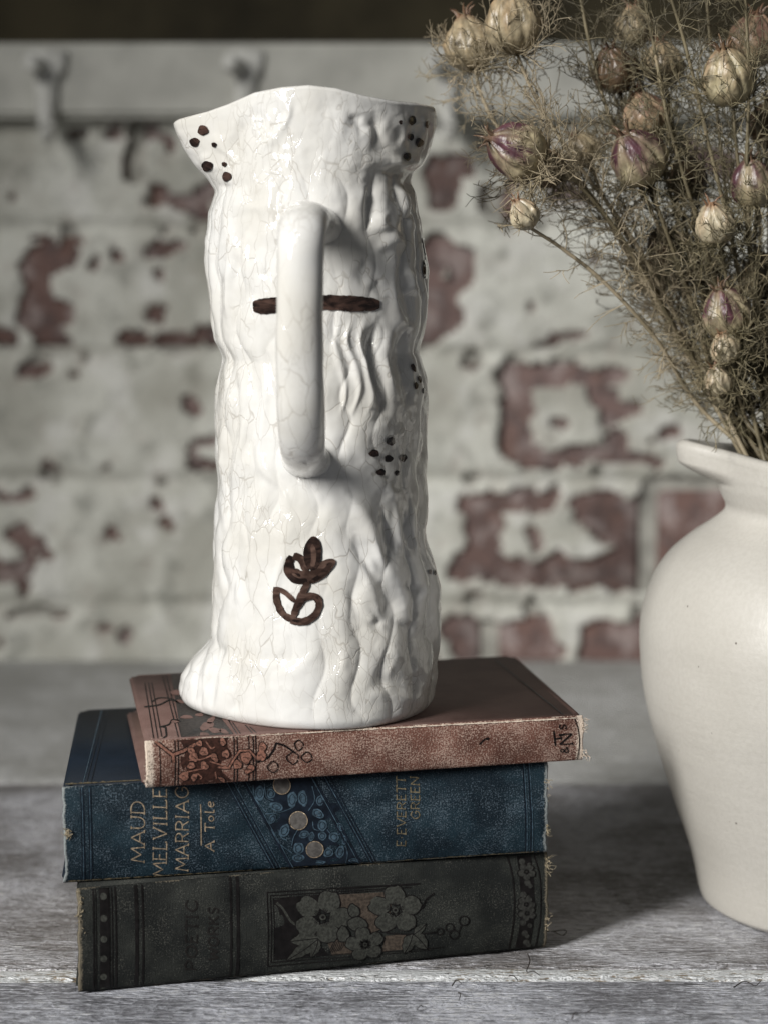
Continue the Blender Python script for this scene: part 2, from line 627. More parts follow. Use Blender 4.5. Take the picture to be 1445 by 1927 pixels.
# limewash skin: a thin sheet with holes where the paint has fallen off
HOLES = [  # capsules in photo survey units: x0,y0,x1,y1,r
    (968, 705, 972, 840, 30), (975, 705, 1165, 702, 14), (1115, 735, 1150, 765, 26), (1150, 765, 1200, 762, 13), (985, 862, 1160, 855, 17),
    (1150, 850, 1160, 815, 14), (1180, 865, 1235, 862, 9), (1055, 795, 1056, 797, 11),
    (890, 945, 1035, 940, 17), (905, 960, 915, 1030, 26), (870, 1072, 1235, 1080, 28), (1110, 960, 1330, 960, 32), (1160, 1000, 1350, 1000, 36), (1180, 1050, 1300, 1060, 36), (1240, 940, 1380, 950, 40),
    (850, 1180, 1015, 1200, 26), (870, 1215, 1030, 1235, 26), (940, 1180, 1020, 1175, 16), (1110, 1190, 1230, 1190, 24), (1110, 1225, 1240, 1228, 22),
    (825, 470, 860, 500, 30), (820, 560, 850, 600, 30), (800, 640, 830, 620, 18), (850, 520, 855, 560, 14), (820, 330, 830, 370, 26), (870, 330, 850, 300, 12), (925, 372, 935, 380, 26), (905, 265, 960, 280, 10), (1080, 372, 1095, 375, 13), (960, 350, 985, 345, 8),
    (800, 480, 805, 600, 16), (1020, 640, 1100, 636, 5), (885, 896, 888, 896, 9),
    (255, 250, 250, 330, 17), (268, 240, 285, 245, 14), (305, 375, 395, 395, 13), (365, 375, 400, 360, 12), (300, 360, 302, 385, 8), (310, 260, 320, 275, 9), (150, 255, 160, 256, 8),
    (60, 500, 125, 475, 26), (75, 520, 60, 590, 28), (60, 590, 110, 640, 24), (120, 450, 150, 445, 8), (70, 450, 90, 452, 8), (125, 420, 135, 422, 9), (100, 560, 130, 600, 10),
    (280, 475, 335, 465, 13), (205, 475, 220, 490, 7), (235, 640, 260, 632, 18), (305, 640, 340, 640, 17), (350, 650, 365, 655, 8), (385, 625, 400, 635, 13), (0, 640, 25, 640, 13), (290, 585, 295, 590, 8), (305, 515, 308, 518, 6),
    (362, 835, 368, 870, 7), (375, 825, 400, 828, 7), (380, 878, 405, 876, 8), (5, 1070, 50, 1070, 20), (75, 1038, 88, 1044, 9), (0, 930, 60, 932, 5), (310, 985, 318, 990, 7), (205, 1005, 220, 1010, 5),
    (195, 1180, 205, 1180, 6), (20, 1158, 120, 1156, 5), (540, 900, 600, 900, 20), (560, 500, 640, 520, 20), (1300, 300, 1360, 310, 25), (1380, 620, 1440, 640, 20),
]
gx0, gx1, gz0, gz1, st = -.42, .42, -.012, float(aty(722, 150, WALL_Y)[2]), .0022
xs = np.arange(gx0, gx1, st)
zs = np.arange(gz0, gz1, st)
GX, GZ = np.meshgrid(xs, zs)
GP = np.stack([GX, np.full_like(GX, WALL_Y), GZ], -1)
PX, PY = to_px(GP)
wob = np.stack([GX * 48, GZ * 48, GX * 0], -1)
PXn = PX + 17 * fbm(wob, 5) + 5 * fbm(wob * 4 + 3, 2)
PYn = PY + 17 * fbm(wob + 31.7, 5) + 5 * fbm(wob * 4 + 13, 2)
sd = np.full(GX.shape, 1e3)
for x0, y0, x1, y1, r in HOLES:
    dx, dy = x1 - x0, y1 - y0
    t = np.clip(((PXn - x0) * dx + (PYn - y0) * dy) / (dx * dx + dy * dy + 1e-9), 0, 1)
    sd = np.minimum(sd, np.hypot(PXn - x0 - t * dx, PYn - y0 - t * dy) - r)
sd = np.minimum(sd, 60 * (.62 - (.5 + fbm(wob * .9 + 77, 4) * .5)) + 14)
joint = np.min([np.abs(GZ - j) for j in joints], axis=0)
relief = -.0058 * np.exp(-(joint / .0055) ** 2) + .0022 * fbm(np.stack([GX * 14, GZ * 22, GX * 0 + 5], -1), 4)
thick = .0022 + np.clip(sd / 12, 0, 1) * .0012
GY = WALL_Y - thick - relief * .8 + .0
ok = sd > 0
V = np.stack([GX, GY, GZ], -1).reshape(-1, 3)
Vb = V.copy()
Vb[:, 1] = WALL_Y + .004
nz, nx = GX.shape
q = grid_faces(nz, nx)
keep = ok.ravel()[q].all(1)
q = q[keep]
edges = {}
for f in q.tolist():
    for a, b in ((f[0], f[1]), (f[1], f[2]), (f[2], f[3]), (f[3], f[0])):
        edges[(a, b)] = 1
side = [[b, a, a + len(V), b + len(V)] for (a, b) in edges if (b, a) not in edges]
used = np.unique(np.array(q.ravel().tolist() + [i for s in side for i in s]))
remap = -np.ones(2 * len(V), int)
remap[used] = np.arange(len(used))
allV = np.vstack([V, Vb])[used]
FF = remap[q].tolist() + [[int(remap[i]) for i in s] for s in side]
wr_ = np.exp(-np.clip(sd.ravel(), 0, 99) / 7.0)
wr_ = np.concatenate([wr_, wr_])[used]
tag(mk("limewash", allV, FF, M_LIME, wall, attr=wr_), "flaking off-white limewash skin")

# upper wall, in a mottled dark olive brown
ZR0, ZR1 = float(aty(722, 221, WALL_Y - .022)[2]), float(aty(722, 80, WALL_Y - .022)[2])
zu = ZR0 + .01
up = mk("wall_upper", [(-.9, WALL_Y - .004, zu), (.9, WALL_Y - .004, zu), (.9, WALL_Y - .004, .9), (-.9, WALL_Y - .004, .9),
                       (-.9, WALL_Y + .0055, zu), (.9, WALL_Y + .0055, zu), (.9, WALL_Y + .0055, .9), (-.9, WALL_Y + .0055, .9)],
        [[0, 1, 2, 3], [5, 4, 7, 6], [4, 0, 3, 7], [1, 5, 6, 2], [3, 2, 6, 7], [4, 5, 1, 0]], M_UPPER, None, smooth=False, org=(0, WALL_Y, zu))
tag(up, "dark olive brown wall above the rail", None, None, "structure")

# ---- coat rail with hooks
rail = empty("coat_rail", (0, WALL_Y - .01, ZR0))
tag(rail, "pale grey painted wooden coat rail with iron hooks on the brick wall", "coat rail")
bm = bmesh.new()
bmesh.ops.create_cube(bm, size=1)
for v in bm.verts: v.co = Vector((v.co.x * 1.3, v.co.y * .020, v.co.z * (ZR1 - ZR0)))
bmesh.ops.bevel(bm, geom=bm.edges[:], offset=.0035, segments=3, affect='EDGES')
me = bpy.data.meshes.new("board")
bm.to_mesh(me)
bm.free()
me.materials.append(M_RAIL)
o = bpy.data.objects.new("board", me)
COL.objects.link(o)
o.parent = rail
o.location = (0, -.002, (ZR1 - ZR0) / 2)
ORG[o] = ORG[rail]
RY = WALL_Y - .0225
for hx, hw in ((88, 40), (462, 36), (842, 38), (1225, 38)):
    prof = [(-hw, 97), (-hw * .92, 118), (-hw * .55, 150), (-hw * .5, 200), (-hw * .36, 235), (0, 250), (hw * .36, 235), (hw * .5, 200), (hw * .55, 150), (hw * .95, 125), (hw, 97), (hw * .4, 93), (-hw * .4, 93)]
    P = np.array([aty(hx + a, b, RY - .002) for a, b in prof])
    n = len(P)
    Bk = P.copy(); Bk[:, 1] = RY + .001
    cen = P.mean(0)
    Pf = cen + (P - cen) * .8; Pf[:, 1] = RY - .0055
    V = np.vstack([Bk, P, Pf])
    F = grid_faces(3, n, True).tolist() + [[2 * n + i for i in range(n)]]
    h = mk("hook", V, F, M_HOOK, rail)
    t = Tubes()
    c = catmull([aty(hx, 190, RY - .004), aty(hx + 2, 235, RY - .010), aty(hx + 3, 256, RY - .015), aty(hx + 3, 250, RY - .022), aty(hx + 3, 234, RY - .025)], 18)
    t.add(c, .0052, .0040, 10)
    t.build("lower_prong", M_HOOK, h)
    t = Tubes()
    c = catmull([aty(hx - 4, 128, RY - .003), aty(hx - 12, 122, RY - .009), aty(hx - 26, 118, RY - .015)], 10)
    t.add(c, .0042, .0036, 10)
    t.build("upper_prong", M_HOOK, h)
    bm = bmesh.new()
    bmesh.ops.create_uvsphere(bm, u_segments=14, v_segments=10, radius=.0062)
    e = aty(hx - 27, 120, RY - .016)
    me = bpy.data.meshes.new("ball_tip")
    bm.transform(Matrix.Translation(Vector(e - ORG[rail])))
    bm.to_mesh(me); bm.free()
    me.materials.append(M_HOOK)
    me.polygons.foreach_set("use_smooth", np.ones(len(me.polygons), bool))
    o = bpy.data.objects.new("ball_tip", me)
    COL.objects.link(o)
    o.parent = h

# ================================================================== flat print on curved things
class Deco:
    def __init__(s, mapper, mats, step=3.0, lay=.00005):
        s.map, s.mats, s.step, s.lay = mapper, mats, step, lay
        s.V, s.F, s.M, s.n = [], [], [], 0

    def _put(s, P, off, F, m):
        W = s.map(np.asarray(P, float), off * s.lay)
        s.V.append(W)
        s.F += [[i + s.n for i in f] for f in F]
        s.M += [m] * len(F)
        s.n += len(W)

    def poly(s, pts, m=0, layer=1, rings=3):
        P = np.asarray(pts, float)
        c = P.mean(0)
        n = len(P)
        A = [c[None]] + [c + (P - c) * k / rings for k in range(1, rings + 1)]
        F = [[0, 1 + i, 1 + (i + 1) % n] for i in range(n)]
        for k in range(rings - 1):
            b = 1 + k * n
            F += [[b + i, b + n + i, b + n + (i + 1) % n, b + (i + 1) % n] for i in range(n)]
        s._put(np.vstack(A), layer, F, m)

    def ell(s, cx, cy, rx, ry, rot=0, m=0, layer=1, n=18, jit=0, rings=3):
        a = np.arange(n) / n * 2 * np.pi
        k = 1 + jit * np.sin(a * 3 + cx) + jit * .7 * np.sin(a * 5 + cy)
        x, y = rx * k * np.cos(a), ry * k * np.sin(a)
        c, d = math.cos(R(rot)), math.sin(R(rot))
        s.poly(np.stack([cx + x * c - y * d, cy + x * d + y * c], 1), m, layer, rings)

    def ring(s, cx, cy, rx, ry, w, rot=0, m=0, layer=1, n=22):
        a = np.arange(n + 1) / n * 2 * np.pi
        c, d = math.cos(R(rot)), math.sin(R(rot))
        x, y = rx * np.cos(a), ry * np.sin(a)
        s.line(np.stack([cx + x * c - y * d, cy + x * d + y * c], 1), w, m, layer, False)

    def line(s, pts, w, m=0, layer=1, smooth=True, ends=1.0, jit=0., seed=0., across=1):
        P = np.asarray(pts, float)
        L = np.linalg.norm(np.diff(P, axis=0), axis=1).sum()
        n = max(3, int(L / s.step) + 1)
        if smooth and len(P) > 2:
            Q = catmull(P, n)
        else:
            d = np.concatenate([[0], np.cumsum(np.linalg.norm(np.diff(P, axis=0), axis=1))])
            t = np.unique(np.concatenate([np.linspace(0, L, n), d]))
            Q = np.stack([np.interp(t, d, P[:, 0]), np.interp(t, d, P[:, 1])], 1)
        n = len(Q)
        T = np.gradient(Q, axis=0)
        T /= np.linalg.norm(T, axis=1)[:, None] + 1e-9
        Nn = np.stack([-T[:, 1], T[:, 0]], 1)
        ww = np.full(n, w / 2.0)
        if ends != 1.0:
            e = np.minimum(np.arange(n), np.arange(n)[::-1]) / max(1, n * .12)
            ww *= ends + (1 - ends) * np.clip(e, 0, 1) ** .5
        if jit:
            q = np.stack([Q[:, 0] * .12 + seed, Q[:, 1] * .12, Q[:, 0] * 0], 1)
            ww = ww * np.clip(1 + jit * fbm(q, 3), .05, 3)
        k = across + 1
        lat = np.linspace(-1, 1, k)
        A = Q[:, None] + Nn[:, None] * (ww[:, None] * lat[None])[..., None]
        s._put(A.reshape(-1, 2), layer, grid_faces(n, k).tolist(), m)

    def build(s, name, parent, **kw):
        return mk(name, np.vstack(s.V), s.F, s.mats, parent, mi=s.M, **kw)


GL = {  # stroke letters on a unit box
    'M': (1.05, [[(0, 0), (.12, 1), (.5, .25), (.9, 1), (1.02, 0)], [(-.08, 0), (.1, 0)], [(.92, 0), (1.12, 0)]]),
    'A': (.9, [[(0, 0), (.42, 1), (.86, 0)], [(.15, .35), (.7, .35)], [(-.08, 0), (.1, 0)], [(.76, 0), (.96, 0)]]),
    'U': (.8, [[(0, 1), (.02, .3), (.2, .02), (.5, .02), (.7, .3), (.72, 1)], [(-.08, 1), (.1, 1)], [(.62, 1), (.82, 1)]]),
    'D': (.8, [[(.05, 0), (.05, 1)], [(-.05, 1), (.35, 1), (.65, .82), (.75, .5), (.65, .18), (.35, 0), (-.05, 0)]]),
    'E': (.62, [[(.05, 0), (.05, 1)], [(-.05, 1), (.55, 1)], [(.05, .52), (.42, .52)], [(-.05, 0), (.58, 0)]]),
    'L': (.6, [[(.05, 0), (.05, 1)], [(-.06, 1), (.16, 1)], [(-.05, 0), (.55, 0), (.55, .12)]]),
    'V': (.82, [[(0, 1), (.4, 0), (.8, 1)], [(-.08, 1), (.1, 1)], [(.7, 1), (.88, 1)]]),
    'I': (.28, [[(.1, 0), (.1, 1)], [(0, 0), (.2, 0)], [(0, 1), (.2, 1)]]),
    'R': (.75, [[(.05, 0), (.05, 1)], [(-.05, 1), (.4, 1), (.62, .85), (.62, .65), (.4, .5), (.05, .5)], [(.35, .5), (.7, 0)]]),
    'G': (.85, [[(.75, .8), (.55, .98), (.3, .98), (.06, .7), (.06, .3), (.3, .02), (.55, .02), (.76, .2), (.76, .45), (.5, .45)]]),
    'T': (.7, [[(.35, 0), (.35, 1)], [(0, .9), (0, 1), (.7, 1), (.7, .9)], [(.25, 0), (.45, 0)]]),
    'N': (.85, [[(.05, 0), (.05, 1), (.75, 0), (.75, 1)], [(-.06, 0), (.16, 0)], [(.65, 1), (.86, 1)]]),
    'S': (.6, [[(.5, .85), (.3, 1), (.08, .85), (.1, .62), (.42, .42), (.5, .18), (.3, 0), (.05, .12)]]),
    'O': (.85, [[(.4, 0), (.1, .2), (.05, .5), (.1, .8), (.4, 1), (.7, .8), (.75, .5), (.7, .2), (.4, 0)]]),
    'o': (.55, [[(.25, 0), (.05, .18), (.05, .42), (.25, .6), (.45, .42), (.45, .18), (.25, 0)]]),
    'l': (.34, [[(.08, 1.05), (.08, 0), (.3, 0)]]),
    'e': (.55, [[(.05, .32), (.45, .36), (.4, .55), (.2, .6), (.05, .4), (.06, .15), (.25, 0), (.46, .1)]]),
    'P': (.7, [[(.05, 0), (.05, 1)], [(-.05, 1), (.4, 1), (.6, .85), (.6, .62), (.4, .48), (.05, .48)]]),
    'C': (.8, [[(.72, .8), (.5, 1), (.25, .95), (.05, .6), (.08, .3), (.3, .02), (.55, .02), (.72, .2)]]),
    'W': (1.1, [[(0, 1), (.25, 0), (.52, .8), (.8, 0), (1.05, 1)]]),
    'K': (.75, [[(.05, 0), (.05, 1)], [(.65, 1), (.06, .45)], [(.2, .58), (.7, 0)]]),
    '&': (.8, [[(.75, .3), (.5, 0), (.2, 0), (.08, .22), (.2, .45), (.45, .65), (.45, .88), (.3, 1), (.16, .85), (.2, .62), (.72, 0)]]),
    '.': (.3, [[(.08, .42), (.16, .5)]]),
    ' ': (.5, []),
}


def text_up(deco, txt, xb, y0, y1, cap, w, m=0, layer=2, dxdy=0.0):
    """text climbing the page: baseline at xb, from y0 (first letter) up to y1"""
    tot = sum(GL[c][0] + .16 for c in txt) - .16
    s = 0
    for c in txt:
        wd, st = GL[c]
        for p in st:
            q = []
            for a, h in p:
                f = (s + a) / tot
                y = y0 + (y1 - y0) * f
                q.append((xb - h * cap + (y - y0) * dxdy, y - h * cap * .055))
            deco.line(q, w, m, layer, smooth=len(p) > 5, jit=.35, seed=s)
        s += wd + .16


# ================================================================== BOOKS
class Book:
    def __init__(s, name, label, O, alpha, L, T, D, bulge, m_spine, m_board, seed, wear_l, wear_r, wear_e, bites, board=.0026, beta=0.):
        s.O, s.L, s.T, s.D, s.seed, s.b = np.array(O, float), L, T, D, seed, bulge
        s.ux = np.array([math.cos(alpha), math.sin(alpha), 0])
        s.n = np.array([math.sin(alpha), -math.cos(alpha), 0])
        s.z = np.array([0, 0, 1.])
        s.wd = np.array([-math.sin(beta), math.cos(beta), 0])
        s.root = empty(name, tuple(s.O))
        tag(s.root, label, "book", "stacked antique books")
        # boards (local frame u, w=depth, z)
        Mx = Matrix(((s.ux[0], s.wd[0], 0, 0), (s.ux[1], s.wd[1], 0, 0), (0, 0, 1, 0), (0, 0, 0, 1)))

        def slab(nm, u0, u1, w0, w1, z0, z1, m, bev, jit=0.):
            bm = bmesh.new()
            bmesh.ops.create_cube(bm, size=1)
            for v in bm.verts:
                v.co = Vector(((u0 + u1) / 2 + v.co.x * (u1 - u0), (w0 + w1) / 2 + v.co.y * (w1 - w0), (z0 + z1) / 2 + v.co.z * (z1 - z0)))
            # rounded far corners
            if bev > 0:
                ve = [e for e in bm.edges if abs(e.verts[0].co.z - e.verts[1].co.z) > 1e-5]
                bmesh.ops.bevel(bm, geom=ve, offset=.003, segments=3, affect='EDGES')
                he = [e for e in bm.edges if e.calc_face_angle(0) > R(60)]
                bmesh.ops.bevel(bm, geom=he, offset=bev, segments=2, affect='EDGES')
            me = bpy.data.meshes.new(nm)
            uvl = bm.loops.layers.uv.new("UVMap")
            for f in bm.faces:
                for lp in f.loops: lp[uvl].uv = (lp.vert.co.x + seed * .37, lp.vert.co.y + lp.vert.co.z)
            bm.transform(Mx)
            bm.to_mesh(me); bm.free()
            me.materials.append(m)
            if nm != "page_block": me.polygons.foreach_set("use_smooth", np.ones(len(me.polygons), bool))
            o = bpy.data.objects.new(nm, me)
            COL.objects.link(o); o.parent = s.root
            ORG[o] = ORG[s.root]
            return o

        e = .0035
        s.top = slab("front_cover", 0, L, .0012, D, T - board, T, m_board, .0008)
        s.bot = slab("back_cover", -.0012, L + .001, .0012, D + .001, 0, board, m_board, .0008)
        s.pages = slab("page_block", e, L - e, .004, D - .004, board + .0001, T - board - .0001, M_PAGES, 0)
        # spine shell
        nu, nv = 300, 44
        U, Vv = np.meshgrid(np.linspace(0, 1, nu), np.linspace(0, 1, nv))
        edge = np.minimum(U, 1 - U) * L
        nz_ = lambda k, sc: fbm(np.stack([Vv * T * sc, Vv * 0 + seed + k, Vv * 0], -1), 3)
        lo = bites[0] * (nz_(0, 160) * .6 + nz_(5, 600) * .25) + bites[2] * np.exp(-((Vv - .5) / .3) ** 2)
        hi = bites[1] * (nz_(2, 160) * .6 + nz_(8, 600) * .25)
        u = lo + U * (L - lo + hi)
        s.lo = lo
        P = s.S(u, Vv, 0.)
        Q = s.S(u, np.clip(Vv, .06, .94), -.0022)
        V = np.vstack([P.reshape(-1, 3), Q.reshape(-1, 3)])
        F = grid_faces(nv, nu, flip=False).tolist() + grid_faces(nv, nu, off=nu * nv, flip=True).tolist()
        ring = np.concatenate([np.arange(nu), np.arange(1, nv) * nu + nu - 1, (nv - 1) * nu + np.arange(nu - 2, -1, -1), np.arange(nv - 2, 0, -1) * nu]).tolist()
        for i in range(len(ring)):
            a, b = ring[i], ring[(i + 1) % len(ring)]
            F.append([b, a, a + nu * nv, b + nu * nv])
        vd = np.minimum(Vv, 1 - Vv) * T
        w = np.maximum.reduce([np.clip(1 - U * L / wear_l, 0, 1) ** .7 if wear_l else 0 * U, np.clip(1 - (1 - U) * L / wear_r, 0, 1) ** .7 if wear_r else 0 * U,
                               np.clip(1 - vd / wear_e, 0, 1) * .75 * (np.clip(.55 + fbm(np.stack([U * L * 90, Vv * 0 + seed, Vv * 3], -1), 3), 0, 1))])
        uv = np.stack([u, Vv * T], -1).reshape(-1, 2)
        s.spine = mk("spine", V, F, m_spine, s.root, uv=np.vstack([uv, uv]), attr=np.concatenate([w.ravel(), w.ravel() * 0 + .2]))

    def S(s, u, v, off):
        u, v = np.asarray(u, float), np.asarray(v, float)
        f = np.clip(1 - (2 * v - 1) ** 2, 0, 1)
        h = s.b * f ** .62 + .0005 * fbm(np.stack([u * 55, v * s.T * 70, u * 0 + s.seed], -1), 2) * np.clip(f * 4, 0, 1) + off
        return s.O + u[..., None] * s.ux + (v * s.T)[..., None] * s.z + h[..., None] * s.n

    def map_spine(s, P, off):
        d = ray(P[:, 0], P[:, 1])
        Op = s.O + s.n * s.b * .7
        t = ((Op - C0) @ s.n) / (d @ s.n)
        W = C0 + d * t[:, None] - s.O
        return s.S(W @ s.ux, np.clip(W[:, 2] / s.T, .012, .988), off + .0001)

    def map_top(s, P, off):
        W = atz(P[:, 0], P[:, 1], s.O[2] + s.T)
        rel = W - s.O
        w = -(rel @ s.n) / -(s.wd @ s.n)
        u = np.clip((rel - w[:, None] * s.wd) @ s.ux, .001, s.L - .001)
        w = np.clip(w, .0022, s.D - .002)
        W = s.O + u[:, None] * s.ux + w[:, None] * s.wd
        W[:, 2] = s.O[2] + s.T + off + .00006
        return W


CM = .01
grey = Book("antique_book", "charcoal clothbound book with black flower panel at the bottom of the stack", (-.1182, -.0645, .0006), R(15.9), .1915, .0415, .128, .0032, M_GREY, M_GREY, 3.1,
            .0024, .0022, .0012, (.0008, .0008, .0), beta=R(6))
blue = Book("antique_book", "navy blue clothbound book with gilt lettering in the middle of the stack", (-.1236, -.0588, .0425), R(12.4), .1935, .0382, .132, .0030, M_BLUE, M_BLUETOP, 6.4,
            .0016, .0024, .0014, (.0010, .0010, .0), beta=R(5.2))
red = Book("antique_book", "thin faded red clothbound book on top of the stack under the jug", (-.0912, -.0615, .0811), R(14.2), .1762, .0184, .1215, .0016, M_RED, M_REDTOP, 9.7,
           .0052, .0048, .0009, (.0005, .0012, .0), board=.0024, beta=R(9.5))
# covers need the wear attribute only on spines; boards read zero there

# ---- charcoal book print
d = Deco(grey.map_spine, [M_INK])


def across(d, x, w, yt, yb, m=0, layer=1, slant=0.0, **k):
    d.line([(x, yt), (x + slant * .5, (yt + yb) / 2), (x + slant, yb)], w, m, layer, True, **k)


for x, w, sl, ac in ((176, 3, 2, 1), (180.5, 1.6, 2, 1), (206, 1.8, 2, 1), (211, 2.2, 2, 1), (218, 3.2, 2, 1), (196, 17, 2, 3), (257, 6.5, 1, 1), (269, 3.6, 1, 1), (435, 4, 0, 1), (448, 6, 0, 1)):
    d = Deco(grey.map_spine, [M_INK])
    across(d, x, w, 1640 if x > 400 else 1660, 1860 if x > 400 else 1880, slant=sl, across=ac)
    d.build("rule_line", grey.spine)
d = Deco(grey.map_spine, [M_PETAL])
for y in (1687, 1727, 1766, 1803, 1838, 1866): d.ell(195.5, y, 6.5, 6.5, 0, 0, 3, 12)
d.build("dot_row", grey.spine)
d = Deco(grey.map_spine, [M_INK, M_PETAL, M_BROWNF])
# frame
d.line([(790, 1662), (503, 1679), (505, 1820), (700, 1803)], 2.2, 0, 1, False)
d.line([(772, 1669), (509, 1685), (511, 1812), (665, 1800)], 2.0, 0, 1, False)
d.line([(632, 1681), (514, 1690), (516, 1806), (672, 1793)], 1.4, 0, 1, False)
d.line([(632, 1674), (784, 1664)], 1.6, 0, 1, False); d.line([(632, 1681), (720, 1675)], 1.6, 0, 1, False)
d.line([(668, 1796), (835, 1783)], 1.6, 0, 1, False); d.line([(668, 1801), (815, 1788)], 1.4, 0, 1, False)
d.poly([(516, 1692), (560, 1686), (600, 1683), (603, 1715), (598, 1760), (618, 1797), (570, 1803), (518, 1806), (516, 1750)], 0, 1, 5)
d.poly([(630, 1683), (720, 1678), (735, 1700), (730, 1740), (700, 1755), (660, 1730), (630, 1710)], 2, 1, 4)
d.poly([(615, 1770), (650, 1765), (665, 1795), (625, 1798)], 2, 1, 3)
d.poly([(725, 1760), (762, 1757), (765, 1786), (718, 1791)], 2, 1, 3)
d.build("panel_frame", grey.spine)


def flower(d, cx, cy, size, petals, rot, outl=0, fill=1, base=3, squash=.9):
    for k in range(petals):
        a = rot + 360 / petals * k
        px, py = cx + size * .62 * math.cos(R(a)), cy + size * .62 * math.sin(R(a)) * squash
        # heart shaped petal
        pts, pts2 = [], []
        for j in range(20):
            t = j / 20 * 2 * math.pi
            r = size * .40 * (1 + .16 * math.cos(t) - .18 * math.exp(-(t if t < math.pi else t - 2 * math.pi) ** 2 / .06) + .05 * math.sin(5 * t + k))
            x, y = r * math.cos(t) * 1.12, r * math.sin(t) * 1.02
            c, s_ = math.cos(R(a)), math.sin(R(a))
            pts.append((px + (x * c - y * s_), py + (x * s_ + y * c) * squash))
        P = np.array(pts)
        cc = P.mean(0)
        d.poly(cc + (P - cc) * (1 + 4.2 / size), outl, base, 2)
        d.poly(P, fill, base + 1, 2)
        for q in (-14, 0, 14):
            d.line([(cx + size * .12 * math.cos(R(a + q)), cy + size * .12 * math.sin(R(a + q)) * squash), (cx + size * .36 * math.cos(R(a + q * .8)), cy + size * .36 * math.sin(R(a + q * .8)) * squash)], 1.2, outl, base + 2, False)
    d.ell(cx, cy, size * .13, size * .12, 0, fill, base + 2, 10)
    d.ell(cx, cy, size * .06, size * .06, 0, outl, base + 3, 8)


def leaf(d, x0, y0, x1, y1, wid, outl=0, fill=1, base=3, teeth=4):
    ax = np.array([x1 - x0, y1 - y0], float)
    L = np.linalg.norm(ax); ax /= L
    nn = np.array([-ax[1], ax[0]])
    t = np.linspace(0, 1, 22)
    w = wid * np.sin(np.pi * t ** .8) * (1 + .28 * np.abs(np.sin(t * np.pi * teeth)))
    A = np.array([x0, y0]) + ax * (t * L)[:, None] + nn * w[:, None]
    B = np.array([x0, y0]) + ax * (t * L)[:, None] - nn * w[:, None]
    P = np.vstack([A, B[::-1]])
    c = P.mean(0)
    d.poly(c + (P - c) * 1.09, outl, base, 2)
    d.poly(P, fill, base + 1, 2)
    d.line([(x0, y0), ((x0 + x1) / 2 + 2, (y0 + y1) / 2), (x1, y1)], 1.6, outl, base + 2)


for (cx, cy, sz, n, rt) in ((606, 1724, 50, 5, -70), (742, 1711, 45, 5, -92), (686, 1776, 33, 5, -30)):
    d = Deco(grey.map_spine, [M_INK, M_PETAL])
    flower(d, cx, cy, sz, n, rt, base={606: 3, 742: 3, 686: 8}[cx])
    d.build("flower_print", grey.spine)
d = Deco(grey.map_spine, [M_INK, M_PETAL])
d.ell(672, 1738, 21, 15, 15, 0, 6, 16, .05); d.ell(672, 1738, 19, 13, 15, 1, 7, 16, .05)
d.ell(664, 1712, 14, 12, 60, 0, 6, 14, .08); d.ell(664, 1712, 12, 10, 60, 1, 7, 14, .08)
d.ell(645, 1757, 17, 13, 80, 0, 6, 14, .08); d.ell(645, 1757, 15, 11, 80, 1, 7, 14, .08)
for k in range(7): d.line([(617 + k * 4, 1795 - k * 1.2), (622 + k * 4, 1784 - k), (628 + k * 3.2, 1771 - k * .6)], 1.2, 0, 2)
d.build("petal_print", grey.spine)
d = Deco(grey.map_spine, [M_INK, M_PETAL])
for a_, k_ in (((598, 1764, 545, 1770, 12), dict(base=3)), ((598, 1766, 540, 1808, 10), dict(base=3)), ((598, 1766, 586, 1802, 8), dict(base=4)),
               ((775, 1757, 760, 1795, 10), dict(base=3, teeth=2)), ((777, 1757, 803, 1786, 11), dict(base=3, teeth=2)), ((778, 1756, 799, 1736, 6), dict(base=3, teeth=2))):
    d = Deco(grey.map_spine, [M_INK, M_PETAL])
    leaf(d, *a_, **k_)
    d.build("leaf_print", grey.spine)
for p_, w_, m_ in (([(520, 1697), (532, 1709), (545, 1730), (556, 1739)], 4.5, 1), ([(778, 1710), (793, 1706), (800, 1692), (815, 1680)], 3.2, 0), ([(715, 1752), (745, 1756), (775, 1757), (818, 1753)], 3, 0)):
    d = Deco(grey.map_spine, [M_INK, M_PETAL])
    d.line(p_, w_, m_, 3, jit=.2)
    d.build("twig_print", grey.spine)
for (x, y, r) in ((826, 1752, 6.5), (844, 1744, 8), (853, 1758, 9), (871, 1731, 9.5)):
    d = Deco(grey.map_spine, [M_INK, M_PETAL])
    d.ring(x, y, r, r * .95, 2.2, 0, 0, 3)
    d.build("berry_print", grey.spine)
d = Deco(grey.map_spine, [M_INK])
d.line([(835, 1748), (838, 1746)], 2, 0, 3, False); d.line([(861, 1752), (866, 1740)], 2, 0, 3, False)
d.build("berry_stalk", grey.spine)
d = Deco(grey.map_spine, [M_INK, M_PETAL])
d.line([(956, 1613), (964, 1660), (965, 1720), (959, 1787)], 3.2, 0, 1)
d.line([(1005, 1610), (1014, 1650), (1015, 1720), (1008, 1784)], 2.6, 0, 1)
d.line([(986, 1612), (989, 1660), (990, 1720), (984, 1786)], 26, 0, 1, across=4)
d.build("border_band", grey.spine)
d = Deco(grey.map_spine, [M_INK, M_GREY, M_BORDER])
for i, y in enumerate((1622, 1640, 1660, 1682, 1700, 1717, 1735, 1756, 1774)):
    if i in (1, 4, 5):
        flower(d, 987 + (i % 2) * 2, y, 15, 5, 20 * i, 0, 2, 3)
    else:
        d.ell(982 + (i % 3) * 4, y, 6, 6, 0, 2, 3, 10); d.ell(995 - (i % 2) * 4, y + 6, 4.5, 4.5, 0, 2, 3, 10)
d.build("border_flowers", grey.spine)
d = Deco(grey.map_spine, [M_FAINT])
text_up(d, "POETIC", 371, 1826, 1692, 21, 3.2, 0, 1)
text_up(d, "WORKS", 411, 1806, 1706, 19, 3.2, 0, 1)
